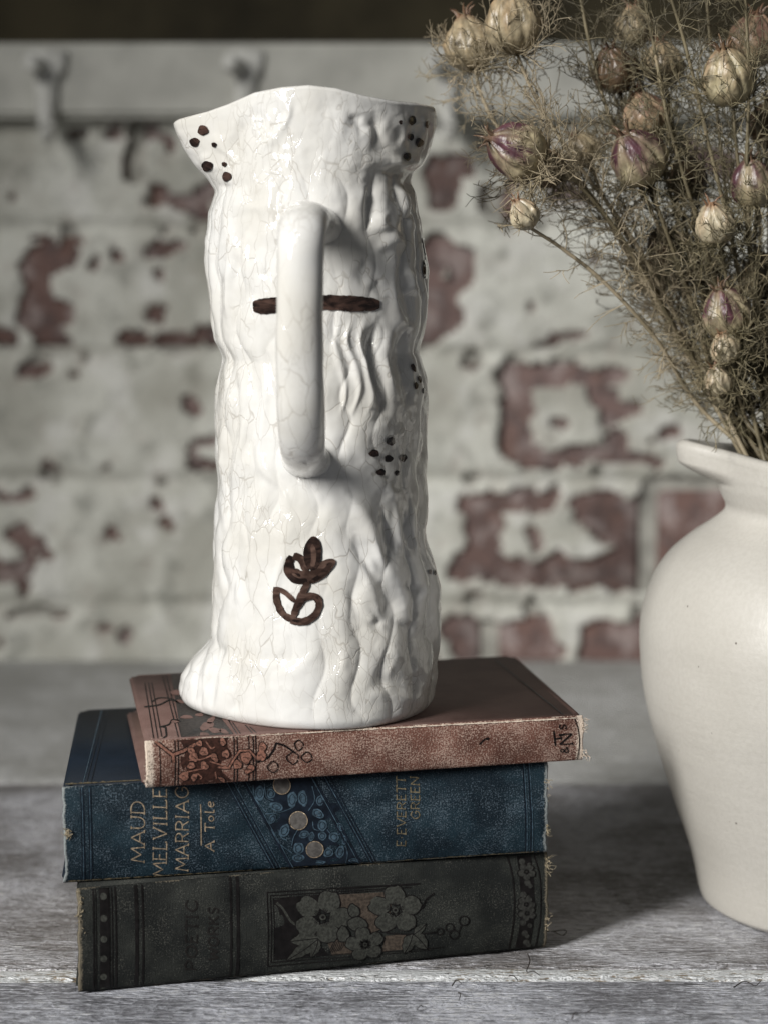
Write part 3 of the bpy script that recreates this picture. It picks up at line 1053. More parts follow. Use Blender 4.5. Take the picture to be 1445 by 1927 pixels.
d.build("blind_lettering", grey.spine)

# ---- blue book print
d = Deco(blue.map_spine, [M_GOLD])
text_up(d, "MAUD", 272, 1622, 1508, 25, 2.1, 0, 1)
text_up(d, "MELVILLE", 314, 1651, 1484, 25, 2.1, 0, 1)
text_up(d, "MARRIAGE", 355, 1640, 1462, 24, 2.1, 0, 1)
d.build("title_lettering", blue.spine)
d = Deco(blue.map_spine, [M_GOLD])
d.line([(378, 1513), (379, 1590)], 2.0, 0, 1, False)
text_up(d, "A Tole", 403, 1601, 1507, 17, 1.9, 0, 1)
d.build("subtitle_lettering", blue.spine)
d = Deco(blue.map_spine, [M_GOLDDIM])
text_up(d, "E.EVERETT", 762, 1592, 1462, 16, 2.0, 0, 1)
text_up(d, "GREEN", 788, 1540, 1462, 16, 2.0, 0, 1)
d.build("author_lettering", blue.spine)
d = Deco(blue.map_spine, [M_INKB, M_BLUEHI])
for x, w, m_, l_ in ((152, 1.8, 0, 1), (157, 1.8, 0, 1), (166, 1.8, 0, 1), (171, 1.8, 0, 1), (154.5, 1.2, 1, 2), (168.5, 1.2, 1, 2), (983, 2.2, 0, 1), (993, 2.2, 0, 1), (986, 1.6, 1, 2), (996, 1.6, 1, 2)):
    d = Deco(blue.map_spine, [M_INKB, M_BLUEHI])
    across(d, x, w, 1430 if x > 500 else 1465, 1612 if x > 500 else 1672, m_, l_, slant=6 if x > 500 else 4, jit=.6 * m_)
    d.build("rule_line", blue.spine)
d = Deco(blue.map_spine, [M_INKB, M_BLUEHI, M_BLUE])
# slanting band
dx, top, bot = 100, 1458, 1640


def slant(x0, w, m, layer, **k):
    d.line([(x0, top), (x0 + dx, bot)], w, m, layer, False, **k)


d.poly([(460, 1470), (520, 1466), (590, 1462), (640, 1520), (684, 1622), (620, 1628), (552, 1632), (505, 1555)], 0, 1, 6)
for x in (417, 423, 430): slant(x, 2.0, 0, 1)
slant(420, 1.2, 1, 2, jit=.7); slant(433, 1.2, 1, 2, jit=.7)
for x in (452,): slant(x, 4.5, 0, 2)
slant(456, 1.3, 1, 3, jit=.7)
for x in (580, 588): slant(x, 3.4, 0, 2)
slant(584, 1.4, 1, 3, jit=.7)
for x in (606, 612, 618): slant(x, 2.0, 0, 1)
slant(609, 1.3, 1, 2, jit=.7)
d.build("slanting_band", blue.spine)
d = Deco(blue.map_spine, [M_INKB, M_BLUEHI, M_BLUEHI])
lv = [(489, 1492, 9, 14, 5), (510, 1493, 8, 9, 0), (550, 1504, 9, 15, 5), (570, 1502, 9, 15, -8), (520, 1517, 13, 8, 20), (602, 1506, 7, 10, 10), (535, 1562, 9, 13, 30), (512, 1540, 6, 10, 30),
      (598, 1530, 12, 8, 30), (606, 1552, 9, 11, 0), (572, 1569, 10, 7, -20), (586, 1573, 5, 9, 10), (606, 1572, 8, 8, 0), (562, 1596, 10, 12, 0), (562, 1615, 12, 8, 0), (618, 1604, 9, 10, 40), (640, 1603, 8, 13, 10), (628, 1574, 10, 9, 30), (648, 1580, 5, 9, 0), (600, 1624, 14, 4, 0), (666, 1620, 9, 4, 0), (640, 1555, 5, 9, -30)]
for x, y, a, b, r in lv:
    d.ell(x, y, a, b, r, 2, 2, 14, .06)
    d.ring(x, y, a * .62, b * .62, 1.2, r, 0, 3, 12)
for p in ([(500, 1530), (525, 1528), (548, 1520)], [(477, 1478), (480, 1500), (500, 1526)], [(498, 1480), (502, 1500), (515, 1505)], [(560, 1560), (552, 1575), (549, 1590)], [(588, 1545), (590, 1558), (600, 1562)], [(588, 1480), (592, 1505), (580, 1525)], [(650, 1590), (654, 1608), (652, 1625)], [(615, 1560), (625, 1570), (640, 1568)], [(510, 1560), (525, 1585), (550, 1605)], [(540, 1580), (530, 1575), (523, 1560)]):
    d.line(p, 1.6, 1, 3, jit=.5)
d.build("vine_print", blue.spine)
for x, y, r in ((531, 1478, 16), (561, 1543, 17), (592, 1598, 16)):
    d = Deco(blue.map_spine, [M_DISC, M_GOLD])
    d.ell(x, y, r, r, 0, 0, 5, 24)
    d.ring(x, y, r, r, 1.6, 0, 1, 6, 28)
    d.build("bronze_disc", blue.spine)
d = Deco(blue.map_top, [M_INKB, M_BLUEHI])
for k, x in enumerate((0, 5, 12)):
    d.line([(196 + x, 1322), (156 + x * 1.25, 1478)], 1.6, 0 if k else 1, 1, False)
d.build("cover_rules", blue.top)

# ---- red book print
d = Deco(red.map_spine, [M_REDINK, M_REDPET, M_INK])
d.poly([(338, 1393), (380, 1390), (434, 1386), (436, 1420), (436, 1470), (380, 1476), (342, 1478), (340, 1430)], 0, 1, 5)
for x in (330, 336, 441, 447, 469, 477, 482): across(d, x, 2.0, 1380, 1480, 2, 1, slant=0)
for x in (300.5,): across(d, x, 1.6, 1384, 1482, 2, 1, slant=2)
d.build("panel_block", red.spine)
d = Deco(red.map_spine, [M_INK, M_REDPET])
for w, m, l in ((9, 0, 2), (5, 1, 3)):
    d.line([(293, 1395), (325, 1420), (345, 1413), (372, 1399)], w, m, l, False)
    d.line([(326, 1420), (327, 1434)], w, m, l, False)
    d.line([(410, 1443), (430, 1445), (440, 1428), (452, 1412), (470, 1412), (484, 1428)], w * .7, m, l, False)
    d.line([(484, 1434), (505, 1425), (515, 1410), (520, 1398), (535, 1402), (555, 1416)], w * .4, 0, l, False)
d.build("branch_print", red.spine)
bl = [(376, 1399, 6, 6), (384, 1414, 9, 9), (365, 1424, 10, 9), (404, 1425, 10, 6), (420, 1396, 8, 6), (425, 1418, 8, 8), (360, 1412, 6, 8), (385, 1440, 7, 10), (360, 1440, 8, 7), (347, 1460, 10, 10), (366, 1462, 6, 9), (418, 1467, 9, 4), (447, 1438, 9, 9), (463, 1425, 12, 12), (492, 1421, 12, 10), (494, 1405, 9, 8), (470, 1447, 12, 7)]
d = Deco(red.map_spine, [M_INK, M_REDPET])
for i, (x, y, a, b) in enumerate(bl):
    d.ell(x, y, a * .9 + 1.5, b * .85 + 1.5, 20 * i, 0, 4, 16, .10); d.ell(x, y, a * .9, b * .85, 20 * i, 1, 5, 16, .12)
    d.line([(x - a * .5, y), (x, y - b * .1), (x + a * .4, y + b * .4)], 1.2, 0, 6, True)
for p in ([(388, 1395), (398, 1408), (405, 1405)], [(400, 1420), (380, 1428), (356, 1430)], [(352, 1452), (375, 1447), (390, 1444)], [(395, 1432), (420, 1440), (433, 1446)], [(372, 1455), (380, 1462), (377, 1466)], [(405, 1452), (408, 1465)]):
    d.line(p, 2.2, 1, 6, jit=.4)
d.build("blossom_print", red.spine)
for x, y, a, b in ((514, 1443, 10, 10), (551, 1426, 11, 11), (562, 1402, 8, 9), (577, 1424, 10, 9)):
    d = Deco(red.map_spine, [M_INK])
    pts = [(x + a * (1 + .12 * math.sin(3 * t + x)) * math.cos(t), y + b * (1 + .12 * math.cos(4 * t)) * math.sin(t)) for t in np.linspace(.3, 6.4, 16)]
    d.line(pts, 2.0, 0, 3, False)
    d.build("berry_print", red.spine)
d = Deco(red.map_spine, [M_INK])
d.line([(1040, 1375), (1043, 1403)], 2.6, 0, 3, False); d.line([(1041, 1390), (1054, 1388)], 2.6, 0, 3, False); d.line([(1054, 1385), (1054, 1392)], 1.6, 0, 3, False)
d.line([(1050, 1384), (1060, 1382)], 1.8, 0, 3, False); d.line([(1050, 1380), (1050, 1385)], 1.6, 0, 3, False)
d.line([(1050, 1381.5), (1074, 1380)], 2.0, 0, 3, False); d.line([(1074, 1380.5), (1051, 1400)], 2.8, 0, 3, False); d.line([(1051, 1400), (1075, 1399)], 2.0, 0, 3, False); d.line([(1075, 1396), (1076, 1402)], 1.6, 0, 3, False)
text_up(d, "S", 1064, 1373, 1362, 13, 2.0, 0, 3)
text_up(d, "&", 1067, 1418, 1404, 14, 1.7, 0, 3)
d.line([(1079, 1348), (1086, 1370), (1088, 1400), (1085, 1432)], 1.6, 0, 3)
d.build("monogram", red.spine)
d = Deco(red.map_spine, [M_INK])
d.line([(900, 1400), (907, 1392), (914, 1388)], 2.2, 0, 3, jit=.8); d.ell(915, 1389, 3.5, 2.5, -20, 0, 3, 8)
d.build("small_tear", red.spine)
# cover print
d = Deco(red.map_top, [M_INK, M_GREYINK, M_TOPPET])
d.poly([(322, 1268), (345, 1266), (400, 1330), (440, 1382), (400, 1387), (343, 1391), (333, 1330)], 1, 1, 6)
for a, b in (((273, 1285), (290, 1392)), ((280, 1285), (298, 1391)), ((286, 1285), (305, 1387)), ((306, 1270), (337, 1391)), ((313, 1270), (343, 1390)), ((430, 1355), (447, 1383)), ((438, 1360), (453, 1382)), ((462, 1365), (476, 1381)), ((470, 1368), (483, 1380))):
    d.line([a, b], 1.6, 0, 2, False)
d.line([(305, 1368), (312, 1369), (314, 1385), (306, 1391)], 3, 0, 2, False, jit=.4)
d.line([(272, 1331), (300, 1327), (320, 1318), (335, 1322)], 2.2, 0, 3)
d.line([(285, 1322), (300, 1314), (325, 1316), (340, 1325)], 2.0, 0, 3)
d.line([(300, 1369), (318, 1364), (325, 1355), (342, 1358)], 2.2, 0, 3)
for x, y, a, b, r in ((332, 1304, 10, 5, 0), (340, 1321, 9, 3, 10), (352, 1350, 12, 3.5, 0), (376, 1346, 8, 3, 0), (390, 1367, 14, 7, -20), (405, 1375, 12, 5, 10), (385, 1383, 9, 4, 0), (422, 1377, 9, 4, 20), (398, 1356, 9, 5, -40), (330, 1358, 8, 3, 0)):
    d.ell(x, y, a, b, r, 2, 3, 14, .1)
for k in range(9): d.line([(352 + k * 3, 1384 - k * .6), (362 + k * 2.6, 1376), (378, 1370 + k * .8)], 1.0, 0, 2)
d.build("cover_print", red.top)
d = Deco(red.map_top, [M_INK])
d.line([(932, 1243), (1066, 1351)], 2.0, 0, 1, False)
d.build("cover_rule", red.top)
# worn pale edges
rp = lambda x, t: 1393.5 + (x - 283) / (1085 - 283) * (1350 - 1393.5) + t
for bk, mp, pts, w, nm in ((red, red.map_top, [(x, rp(x, -1.2)) for x in range(284, 1086, 40)], 2.2, "worn_edge"),
                           (red, red.map_spine, [(x, rp(x, 1.2)) for x in range(284, 1086, 40)], 2.0, "worn_edge")):
    d = Deco(mp, [M_PALE])
    d.line(pts, w, 0, 6, True, jit=1.1, seed=4)
    d.build(nm, bk.top)
d = Deco(blue.map_top, [M_GOLDDIM])
d.line([(123, 1476.5), (180, 1474), (240, 1471), (290, 1468)], 2.6, 0, 4, True, jit=1.2)
d.build("worn_edge", blue.top)
d = Deco(blue.map_spine, [M_GOLDDIM])
d.line([(130, 1660), (300, 1650), (600, 1632), (850, 1615), (1015, 1604)], 1.6, 0, 4, True, jit=1.6)
d.build("worn_edge", blue.bot)


def fray(book, u, v0, v1, n, length, mt, out, seed):
    r = np.random.default_rng(seed)
    t = Tubes()
    for i in range(n):
        v = r.uniform(v0, v1)
        p = book.S(np.array([u + r.uniform(-.0008, .0016) * -out]), np.array([v]), .0002)[0]
        dr = book.ux * out * r.uniform(.2, 1) + book.n * r.uniform(.1, .9) + np.array([0, 0, r.uniform(-.9, .7)])
        dr /= np.linalg.norm(dr)
        L = length * r.uniform(.4, 1.2)
        e = p + dr * L
        m = p + dr * L * .5 + r.normal(size=3) * L * .3
        t.add(catmull([p, m, e + r.normal(size=3) * L * .25], 7), .00018, .00008, 3)
    t.build("frayed_threads", mt, book.spine)


fray(red, .1768, .70, .95, 22, .0020, M_PALE, 1, 1)
fray(red, .1768, .08, .25, 14, .0024, M_PALE, 1, 11)
fray(red, .0003, .05, .9, 16, .0009, M_PALE, -1, 2)
fray(blue, .1938, .20, .34, 14, .0016, M_STRAW, 1, 3)
fray(blue, .1938, .55, .85, 12, .0014, M_STRAW, 1, 13)
fray(blue, .0012, .48, .58, 24, .0020, M_STRAW, -1, 4)
fray(grey, .1920, .78, .96, 16, .0024, M_STRAW, 1, 5)
fray(grey, .0010, .60, .98, 22, .0014, M_STRAW, -1, 6)
fray(grey, .1920, .2, .4, 12, .0018, M_STRAW, 1, 7)

# ================================================================== CERAMIC JUG
JX, JY, JZ = float(aty(610, 900, .005)[0]), .005, .0811 + .0184 + .0004
pxu = lambda px, py: float(aty(px, py, JY)[0] - JX)
Ltab = [(1345, 345), (1316, 341), (1300, 340), (1270, 343), (1240, 361), (1218, 384), (1200, 399), (1160, 403), (1100, 402), (1060, 404), (1000, 405), (940, 408), (900, 411), (860, 407), (800, 406), (740, 408), (700, 414), (672, 421), (655, 414), (640, 405), (600, 400), (560, 395), (520, 390), (480, 387), (450, 388), (430, 392), (400, 393), (380, 400), (362, 406), (340, 393), (310, 368), (280, 348), (250, 331), (235, 327), (200, 327), (150, 327)]
Rtab = [(1345, 812), (1320, 815), (1260, 820), (1200, 825), (1150, 829), (1100, 826), (1060, 815), (1020, 803), (980, 800), (930, 803), (850, 800), (780, 803), (720, 803), (690, 797), (660, 786), (630, 797), (600, 804), (560, 806), (510, 803), (470, 797), (430, 790), (400, 785), (370, 782), (345, 771), (325, 776), (310, 794), (290, 805), (265, 813), (240, 822), (215, 821), (200, 817), (150, 815)]
zL = np.array([float(aty(x, y, JY)[2]) for y, x in Ltab])[::1]
vL = np.array([-pxu(x, y) for y, x in Ltab])
zR = np.array([float(aty(x, y, JY)[2]) for y, x in Rtab])
vR = np.array([pxu(x, y) for y, x in Rtab])


def smooth_interp(z, zt, vt):
    zz = np.linspace(zt[0], zt[-1], 900)
    v = np.interp(zz, zt, vt)
    k = np.exp(-np.linspace(-2, 2, 13) ** 2)
    v = np.convolve(np.pad(v, 6, 'edge'), k / k.sum(), 'valid')
    return np.interp(z, zz, v)


zpy = lambda y, Y=JY: float(aty(610, y, Y)[2])
zb = np.array([zpy(y) for y in (1345, 1250, 1100, 900, 670, 500, 360, 300, 250, 150)])
RB = np.array([5.0, 4.9, 4.72, 4.42, 4.25, 4.3, 4.15, 4.05, 4.0, 4.0]) * CM      # round part of the plan
RD = np.array([5.2, 5.1, 4.75, 4.4, 4.2, 4.2, 4.05, 3.98, 3.95, 3.95]) * CM          # depth
rimx = np.array([326, 345, 400, 440, 490, 540, 590, 640, 690, 740, 790, 822])
rimy = np.array([236, 228, 214, 200, 178, 168, 164, 170, 184, 194, 199, 206])
NPH = 560
ph = np.linspace(0, 2 * np.pi, NPH, endpoint=False)
cph, sph = np.cos(ph), np.sin(ph)


def plan(z):
    a = np.where(cph >= 0, smooth_interp(z, zR, vR), smooth_interp(z, zL, vL))
    rb = np.minimum(np.interp(z, zb, RB), 99)
    ac = np.abs(cph)
    x = np.where(a > rb, rb * ac + (a - rb) * ac ** np.where(np.asarray(z) > zpy(372), 9.0, 5.5), a * ac) * np.sign(cph)
    return x, np.interp(z, zb, RD) * sph


ZN = zpy(352)
xr, _ = plan(np.full(NPH, zpy(230)))
front = np.interp((xr + JX) * 0 + np.array([722.5 + (x + JX) * FPX / .89 for x in xr]), rimx, rimy)
ztop = np.array([zpy(front[i], JY + .043 * min(0, sph[i])) for i in range(NPH)])
rows_b = np.linspace(0, 1, 300)
rows_t = np.linspace(0, 1, 86)[1:]
Zrows = [np.full(NPH, JZ + (ZN - JZ) * s) for s in rows_b] + [ZN + (ztop - ZN) * s for s in rows_t]
Z = np.array(Zrows)
X = np.empty_like(Z); Y = np.empty_like(Z)
for i in range(len(Z)): X[i], Y[i] = plan(Z[i])
# base rounding
foot = np.clip((Z - JZ) / .004, 0, 1)
rs = 1 - .035 * (1 - foot) ** 2
X *= rs; Y *= rs
P0 = np.stack([X + JX, Y + JY, Z], -1)
pxm, pym = to_px(P0)
facing = np.clip(-sph * 1.4 + .55, 0, 1)[None, :] * np.ones_like(X)
STROKES = [  # points, sigma, height mm   (survey of the moulded relief)
    ([(735, 345), (758, 375), (752, 415)], 9, 1.5), ([(692, 345), (700, 395), (690, 440)], 9, -1.6), ([(705, 475), (740, 452), (772, 470)], 9, 1.2),
    ([(742, 500), (736, 545), (746, 590), (762, 612), (782, 616)], 8, 1.8), ([(690, 480), (682, 540)], 10, -1.1), ([(768, 395), (784, 440)], 8, 1.0),
    ([(770, 500), (775, 560)], 9, 1.3), ([(715, 400), (725, 440)], 9, .9), ([(712, 520), (716, 560)], 7, -1.1),
    ([(640, 600), (632, 650), (646, 700), (650, 750), (638, 790)], 5, .9), ([(664, 598), (652, 640), (668, 690), (676, 735), (660, 790)], 5, 1.1),
    ([(688, 600), (676, 645), (690, 690), (702, 745), (690, 780)], 5, 1.3), ([(716, 600), (700, 640), (696, 690), (712, 745), (730, 790)], 6, -2.0),
    ([(738, 620), (722, 660), (730, 710), (748, 760)], 9, 1.9), ([(760, 600), (752, 650), (758, 710), (770, 770)], 6, -1.2), ([(778, 640), (772, 700), (782, 760)], 7, 1.2),
    ([(700, 790), (720, 815), (760, 820)], 14, .8), ([(640, 820), (670, 850), (690, 880)], 14, -.6),
    ([(648, 925), (680, 960), (700, 1005), (716, 1050), (748, 1092)], 10, 1.9), ([(668, 1000), (684, 1050), (712, 1100)], 9, -1.1), ([(700, 895), (728, 920), (742, 940)], 9, 1.6),
    ([(720, 945), (728, 1000), (746, 1050)], 5, -1.3), ([(740, 940), (748, 1000), (760, 1050)], 5, 1.1), ([(757, 938), (762, 990), (772, 1040)], 4.5, -1.1), ([(772, 930), (776, 1000), (784, 1050)], 5, 1.0),
    ([(690, 1065), (702, 1120), (722, 1172)], 11, 1.0), ([(655, 1085), (672, 1150), (700, 1222)], 12, -.9), ([(740, 1130), (765, 1160), (800, 1180)], 13, 1.04), ([(745, 1165), (770, 1190), (800, 1215)], 12, -0.98),
    ([(705, 1210), (735, 1222), (760, 1250)], 16, 1.04), ([(700, 1265), (730, 1280), (760, 1275)], 16, -0.78), ([(770, 1240), (795, 1260), (805, 1300)], 14, 0.98), ([(690, 1300), (740, 1310), (790, 1318)], 11, .9), ([(720, 1160), (700, 1190)], 10, -1.0), ([(760, 1090), (780, 1110), (800, 1120)], 8, -1.2),
    ([(640, 1150), (650, 1220), (640, 1290)], 12, .6), ([(600, 1220), (560, 1260), (520, 1270)], 12, .5), ([(480, 1230), (520, 1240), (560, 1230)], 10, -.5),
    ([(426, 400), (436, 470), (430, 560), (442, 640)], 6, .8), ([(448, 410), (452, 470), (444, 540), (458, 600)], 6, -.7), ([(470, 400), (462, 480), (470, 560)], 8, .6), ([(410, 420), (405, 480), (412, 540), (415, 620)], 6, -.9),
    ([(425, 690), (432, 760), (418, 860), (426, 940)], 6, 1.0), ([(442, 690), (448, 770), (432, 880)], 5, -.9), ([(458, 690), (464, 780), (446, 880), (440, 960)], 6, .8), ([(492, 660), (500, 760), (488, 860), (530, 920), (550, 970)], 8, .8), ([(478, 680), (484, 780), (470, 880)], 6, -.7),
    ([(430, 960), (425, 1050), (418, 1150)], 7, .7), ([(450, 960), (446, 1060), (436, 1160)], 7, -.6), ([(500, 900), (480, 1000), (470, 1100)], 9, .6), ([(545, 960), (530, 1060), (500, 1160), (470, 1230)], 9, .5),
    ([(402, 1200), (372, 1260), (366, 1330)], 4, -1.3), ([(430, 1205), (406, 1270), (400, 1345)], 5, -1.1), ([(415, 1215), (388, 1270), (384, 1340)], 5, .6), ([(455, 1205), (440, 1280), (450, 1350)], 8, -.6),
    ([(662, 212), (672, 232), (690, 252)], 9, -.8), ([(650, 200), (640, 230), (650, 270)], 14, .5), ([(535, 180), (545, 215), (520, 255), (490, 280)], 7, .9), ([(470, 205), (495, 225), (480, 245)], 8, -.8), 
    ([(700, 205), (712, 255), (722, 318)], 11, -1.5), ([(462, 212), (446, 268), (436, 330)], 11, -1.2),
    ([(745, 215), (760, 245), (750, 290)], 8, .8), ([(790, 215), (800, 240), (790, 280)], 8, .8), ([(735, 305), (765, 310), (795, 300)], 6, 1.2), ([(720, 325), (760, 328)], 6, -1.2),
    ([(400, 250), (420, 280), (445, 310)], 7, .7), ([(375, 290), (410, 325)], 7, .8), ([(395, 345), (430, 352), (470, 345)], 8, -.7), ([(430, 380), (480, 390), (515, 400)], 10, .5),
]
disp = np.zeros_like(X)
for pts, sg, h in STROKES:
    x0_, x1_ = min(p[0] for p in pts) - 4 * sg, max(p[0] for p in pts) + 4 * sg
    y0_, y1_ = min(p[1] for p in pts) - 4 * sg, max(p[1] for p in pts) + 4 * sg
    m = (pxm > x0_) & (pxm < x1_) & (pym > y0_) & (pym < y1_) & (Y < .01)
    if not m.any(): continue
    Q = catmull(pts, 28)
    dd = np.full(m.sum(), 1e9)
    tb = np.zeros(m.sum())
    ax, ay = pxm[m], pym[m]
    for kq, ((a, b), (c, e)) in enumerate(zip(Q[:-1], Q[1:])):
        dx_, dy_ = c - a, e - b
        t = np.clip(((ax - a) * dx_ + (ay - b) * dy_) / (dx_ * dx_ + dy_ * dy_ + 1e-9), 0, 1)
        dn_ = np.hypot(ax - a - t * dx_, ay - b - t * dy_)
        tb = np.where(dn_ < dd, (kq + t) / 27, tb)
        dd = np.minimum(dd, dn_)
    env = np.clip(np.minimum(tb, 1 - tb) / .28, .12, 1)
    wv_ = 1 + .35 * np.sin(tb * 9 + sg + pts[0][0])
    disp[m] += h * .001 * env * np.exp(-(dd / (sg * 1.2 * wv_)) ** 2)
disp *= facing * 1.05
angS = np.where(ph > np.pi, ph - 2 * np.pi, ph)[None, :] * np.ones_like(X)
strand_q = np.stack([np.cos(angS) * 1.5, np.sin(angS) * 1.5, Z * 21], -1)
warp = .11 * fbm(strand_q, 2) + .055 * np.sin(Z * 215 + 2.5 * np.sin(angS * 3) + 2 * fbm(strand_q * .7 + 5, 2))
sphase = (angS + warp) * 19 + 2.2 * fbm(strand_q * .6 + 9, 2)
strand = (np.abs(np.sin(sphase / 2)) ** .7 - .62) * (.55 + .9 * np.clip(fbm(strand_q * .8 + 40, 3) + .35, 0, 1))
relx, rely = (pxm - 560) / 85, (pym - 470) / 120
calm = np.exp(-(relx ** 2 + rely ** 2)) + np.exp(-(((pxm - 560) / 95) ** 2 + ((pym - 1120) / 190) ** 2)) + np.clip((360 - pym) / 40, 0, 1)
calm = np.clip(calm, 0, 1)
disp += .00135 * strand * (1 - .88 * calm) * np.where(cph < 0, .95, .95)[None]
ang = np.where(ph > np.pi, ph - 2 * np.pi, ph)[None, :] * np.ones_like(X)
sidew = np.clip(1.2 - np.abs(np.abs(ang + np.pi / 2) - 1.35) * 1.5, 0, 1) * np.where(cph < 0, .45, 1.)[None]     # both flanks
barkN = np.stack([np.cos(ang) * 2.4, np.sin(ang) * 2.4, Z * 46], -1)
disp += sidew * .0007 * fbm(barkN, 3) * np.clip((ZN - Z) / .02 + .4, 0.15, 1)
disp += .00055 * fbm(np.stack([np.cos(ang) * 3, np.sin(ang) * 3, Z * 55], -1), 2)
disp += .00016 * fbm(np.stack([np.cos(ang) * 8, np.sin(ang) * 8, Z * 190], -1), 2)
fade = np.clip((Z - JZ) / .006, 0, 1) * np.clip((ztop[None] - Z) / .004, .25, 1)
disp *= fade
X2 = X + disp * cph; Y2 = Y + disp * sph
outer = np.stack([X2 + JX, Y2 + JY, Z], -1)
rows = [outer]
tx, ty, tz = X2[-1], Y2[-1], Z[-1]
rad = np.hypot(tx, ty)
for off, dz in ((.0007, .0009), (.0019, .0012), (.0031, .0007), (.0036, -.0006)):
    k = (rad - off) / rad
    rows.append(np.stack([tx * k + JX, ty * k + JY, tz + dz], -1)[None])
for s in np.linspace(0, 1, 60)[1:]:
    zz = tz - .0006 + (JZ + .006 - tz) * s
    xi, yi = plan(zz)
    r_ = np.hypot(xi, yi)
    k = (r_ - .0042) / r_
    rows.append(np.stack([xi * k + JX, yi * k + JY, zz], -1)[None])
G = np.concatenate(rows, 0)
nr = len(G)
V = G.reshape(-1, 3)
F = grid_faces(nr, NPH, True).tolist()
V = np.vstack([V, [[JX, JY, JZ + .0012], [JX, JY, JZ + .006]]])
c0, c1 = len(V) - 2, len(V) - 1
for j in range(NPH):
    F.append([c0, (j + 1) % NPH, j])
    F.append([c1, (nr - 1) * NPH + j, (nr - 1) * NPH + (j + 1) % NPH])
jug = empty("ceramic_jug", (JX, JY, JZ))
tag(jug, "tall white crackle glazed jug with brown painted marks standing on the books", "jug")
body = mk("body", V, F, M_GLAZE, jug)
nf = (len(outer) - 1) * NPH
bvh = BVHTree.FromPolygons(V.tolist(), F[:nf])
# handle
HP = [aty(592, 432, -.028), aty(584, 416, -.046), aty(575, 414, -.064), aty(568, 440, -.0755), aty(565, 510, -.0785), aty(564, 600, -.0785), aty(565, 700, -.0770), aty(567, 785, -.0730), aty(570, 840, -.0640), aty(575, 862, -.048), aty(579, 866, -.030)]
Hc = catmull(HP, 90)
T = np.gradient(Hc, axis=0); T /= np.linalg.norm(T, axis=1)[:, None]
A = np.tile(np.array([1., 0, 0]), (90, 1)); A -= (A * T).sum(1)[:, None] * T; A /= np.linalg.norm(A, axis=1)[:, None]
B = np.cross(T, A)
s_ = np.linspace(0, 1, 90)
flare = 1 + .35 * np.exp(-(s_ / .05) ** 2) + .28 * np.exp(-((1 - s_) / .06) ** 2)
wd = (.0092 - .0009 * s_) * flare * (1 + .03 * np.sin(s_ * 11)); th = (.0068 - .0006 * s_) * flare
k = 40
aa = np.arange(k) / k * 2 * np.pi
HV = Hc[:, None] + A[:, None] * (wd[:, None] * np.cos(aa)[None])[..., None] + B[:, None] * (th[:, None] * np.sin(aa)[None])[..., None]
HV += (fbm(HV.reshape(-1, 3) * 60, 2) * .00025).reshape(90, k, 1) * (A[:, None] * np.cos(aa)[None, :, None] + B[:, None] * np.sin(aa)[None, :, None])
HF = grid_faces(90, k, True).tolist() + [list(range(k)), [89 * k + i for i in range(k)][::-1]]
mk("handle", HV.reshape(-1, 3), HF, M_GLAZE, jug)


def map_jug(P, off):
    out = []
    dirs = ray(P[:, 0], P[:, 1])
    last = None
    for dvec in dirs:
        dv = Vector(dvec).normalized()
        loc, nrm, idx, dist = bvh.ray_cast(Vector(C0), dv)
        if loc is None:
            loc, nrm, idx, dist = bvh.find_nearest(Vector(C0 + dvec * .885))
        if nrm.dot(dv) > 0: nrm = -nrm
        out.append(loc + nrm * (off + .00045))
    return np.array([tuple(o) for o in out])


def dot(x, y, a, b, rot=0):
    d = Deco(map_jug, [M_PAINT], 3, .00008)
    d.ell(x, y, a, b, rot, 0, 1, 16, .07, rings=4)
    d.build("painted_dot", body)


for a in ((384, 245, 10, 9.5), (368, 267, 9, 8.5), (405, 272, 4.5, 4.5), (392, 312, 10.5, 9.5), (424, 309, 4.5, 4.5), (429, 332, 8.5, 9),
          (774, 227, 6.5, 9, 15), (752, 230, 3.6, 4), (802, 234, 4, 7, 10), (771, 258, 6, 6.5), (787, 268, 7.5, 8.5), (764, 295, 7.5, 8),
          (734, 830, 8, 8), (703, 853, 10, 7.5), (730, 863, 8, 7), (757, 862, 7, 7), (715, 889, 8.5, 6.5), (745, 890, 4.5, 5),
          (776, 692, 3.6, 8, -20), (788, 714, 3, 7, -12), (781, 726, 3.8, 6.5), (796, 736, 2.2, 6),
          (808, 1076, 2.2, 5), (816.5, 1078, 1.8, 5)):
    dot(*a)
d = Deco(map_jug, [M_PAINT], 3, .00008)
d.line([(478, 577), (500, 576), (530, 573), (610, 569), (660, 571), (714, 573)], 29, 0, 1, True, ends=.45, jit=.10, across=6)
d.build("painted_band", body)
d = Deco(map_jug, [M_PAINT, M_PAINT2], 3, .00008)
d.ell(589, 1041, 16.5, 32, 4, 0, 5, 24, .02, 5)
d.line([(589, 1024), (591, 1050), (588, 1066)], 9, 1, 6, True, .3, .3, across=2)
d.ell(604, 1074, 33, 13.5, -40, 1, 3, 24, .03, 5)
d.line([(583, 1096), (604, 1082), (624, 1058)], 8, 0, 4, True, .3, .3, across=2)
d.line([(550, 1046), (543, 1066), (548, 1082), (562, 1090), (584, 1091)], 17, 0, 1, True, .6, .15, across=3)
d.line([(553, 1045), (567, 1052), (577, 1074)], 15, 1, 2, True, .6, .15, across=3)
d.line([(556, 1070), (560, 1080), (590, 1081)], 15, 1, 2, True, .5, .2, across=3)
d.line([(548, 1052), (553, 1072), (566, 1084)], 6, 0, 4, True, .4, .3, across=2)
d.line([(580, 1096), (566, 1124), (552, 1164)], 13, 1, 3, True, .7, .15, across=3)
d.line([(521, 1104), (522, 1130), (534, 1155), (556, 1168)], 13, 1, 1, True, .7, .2, across=3)
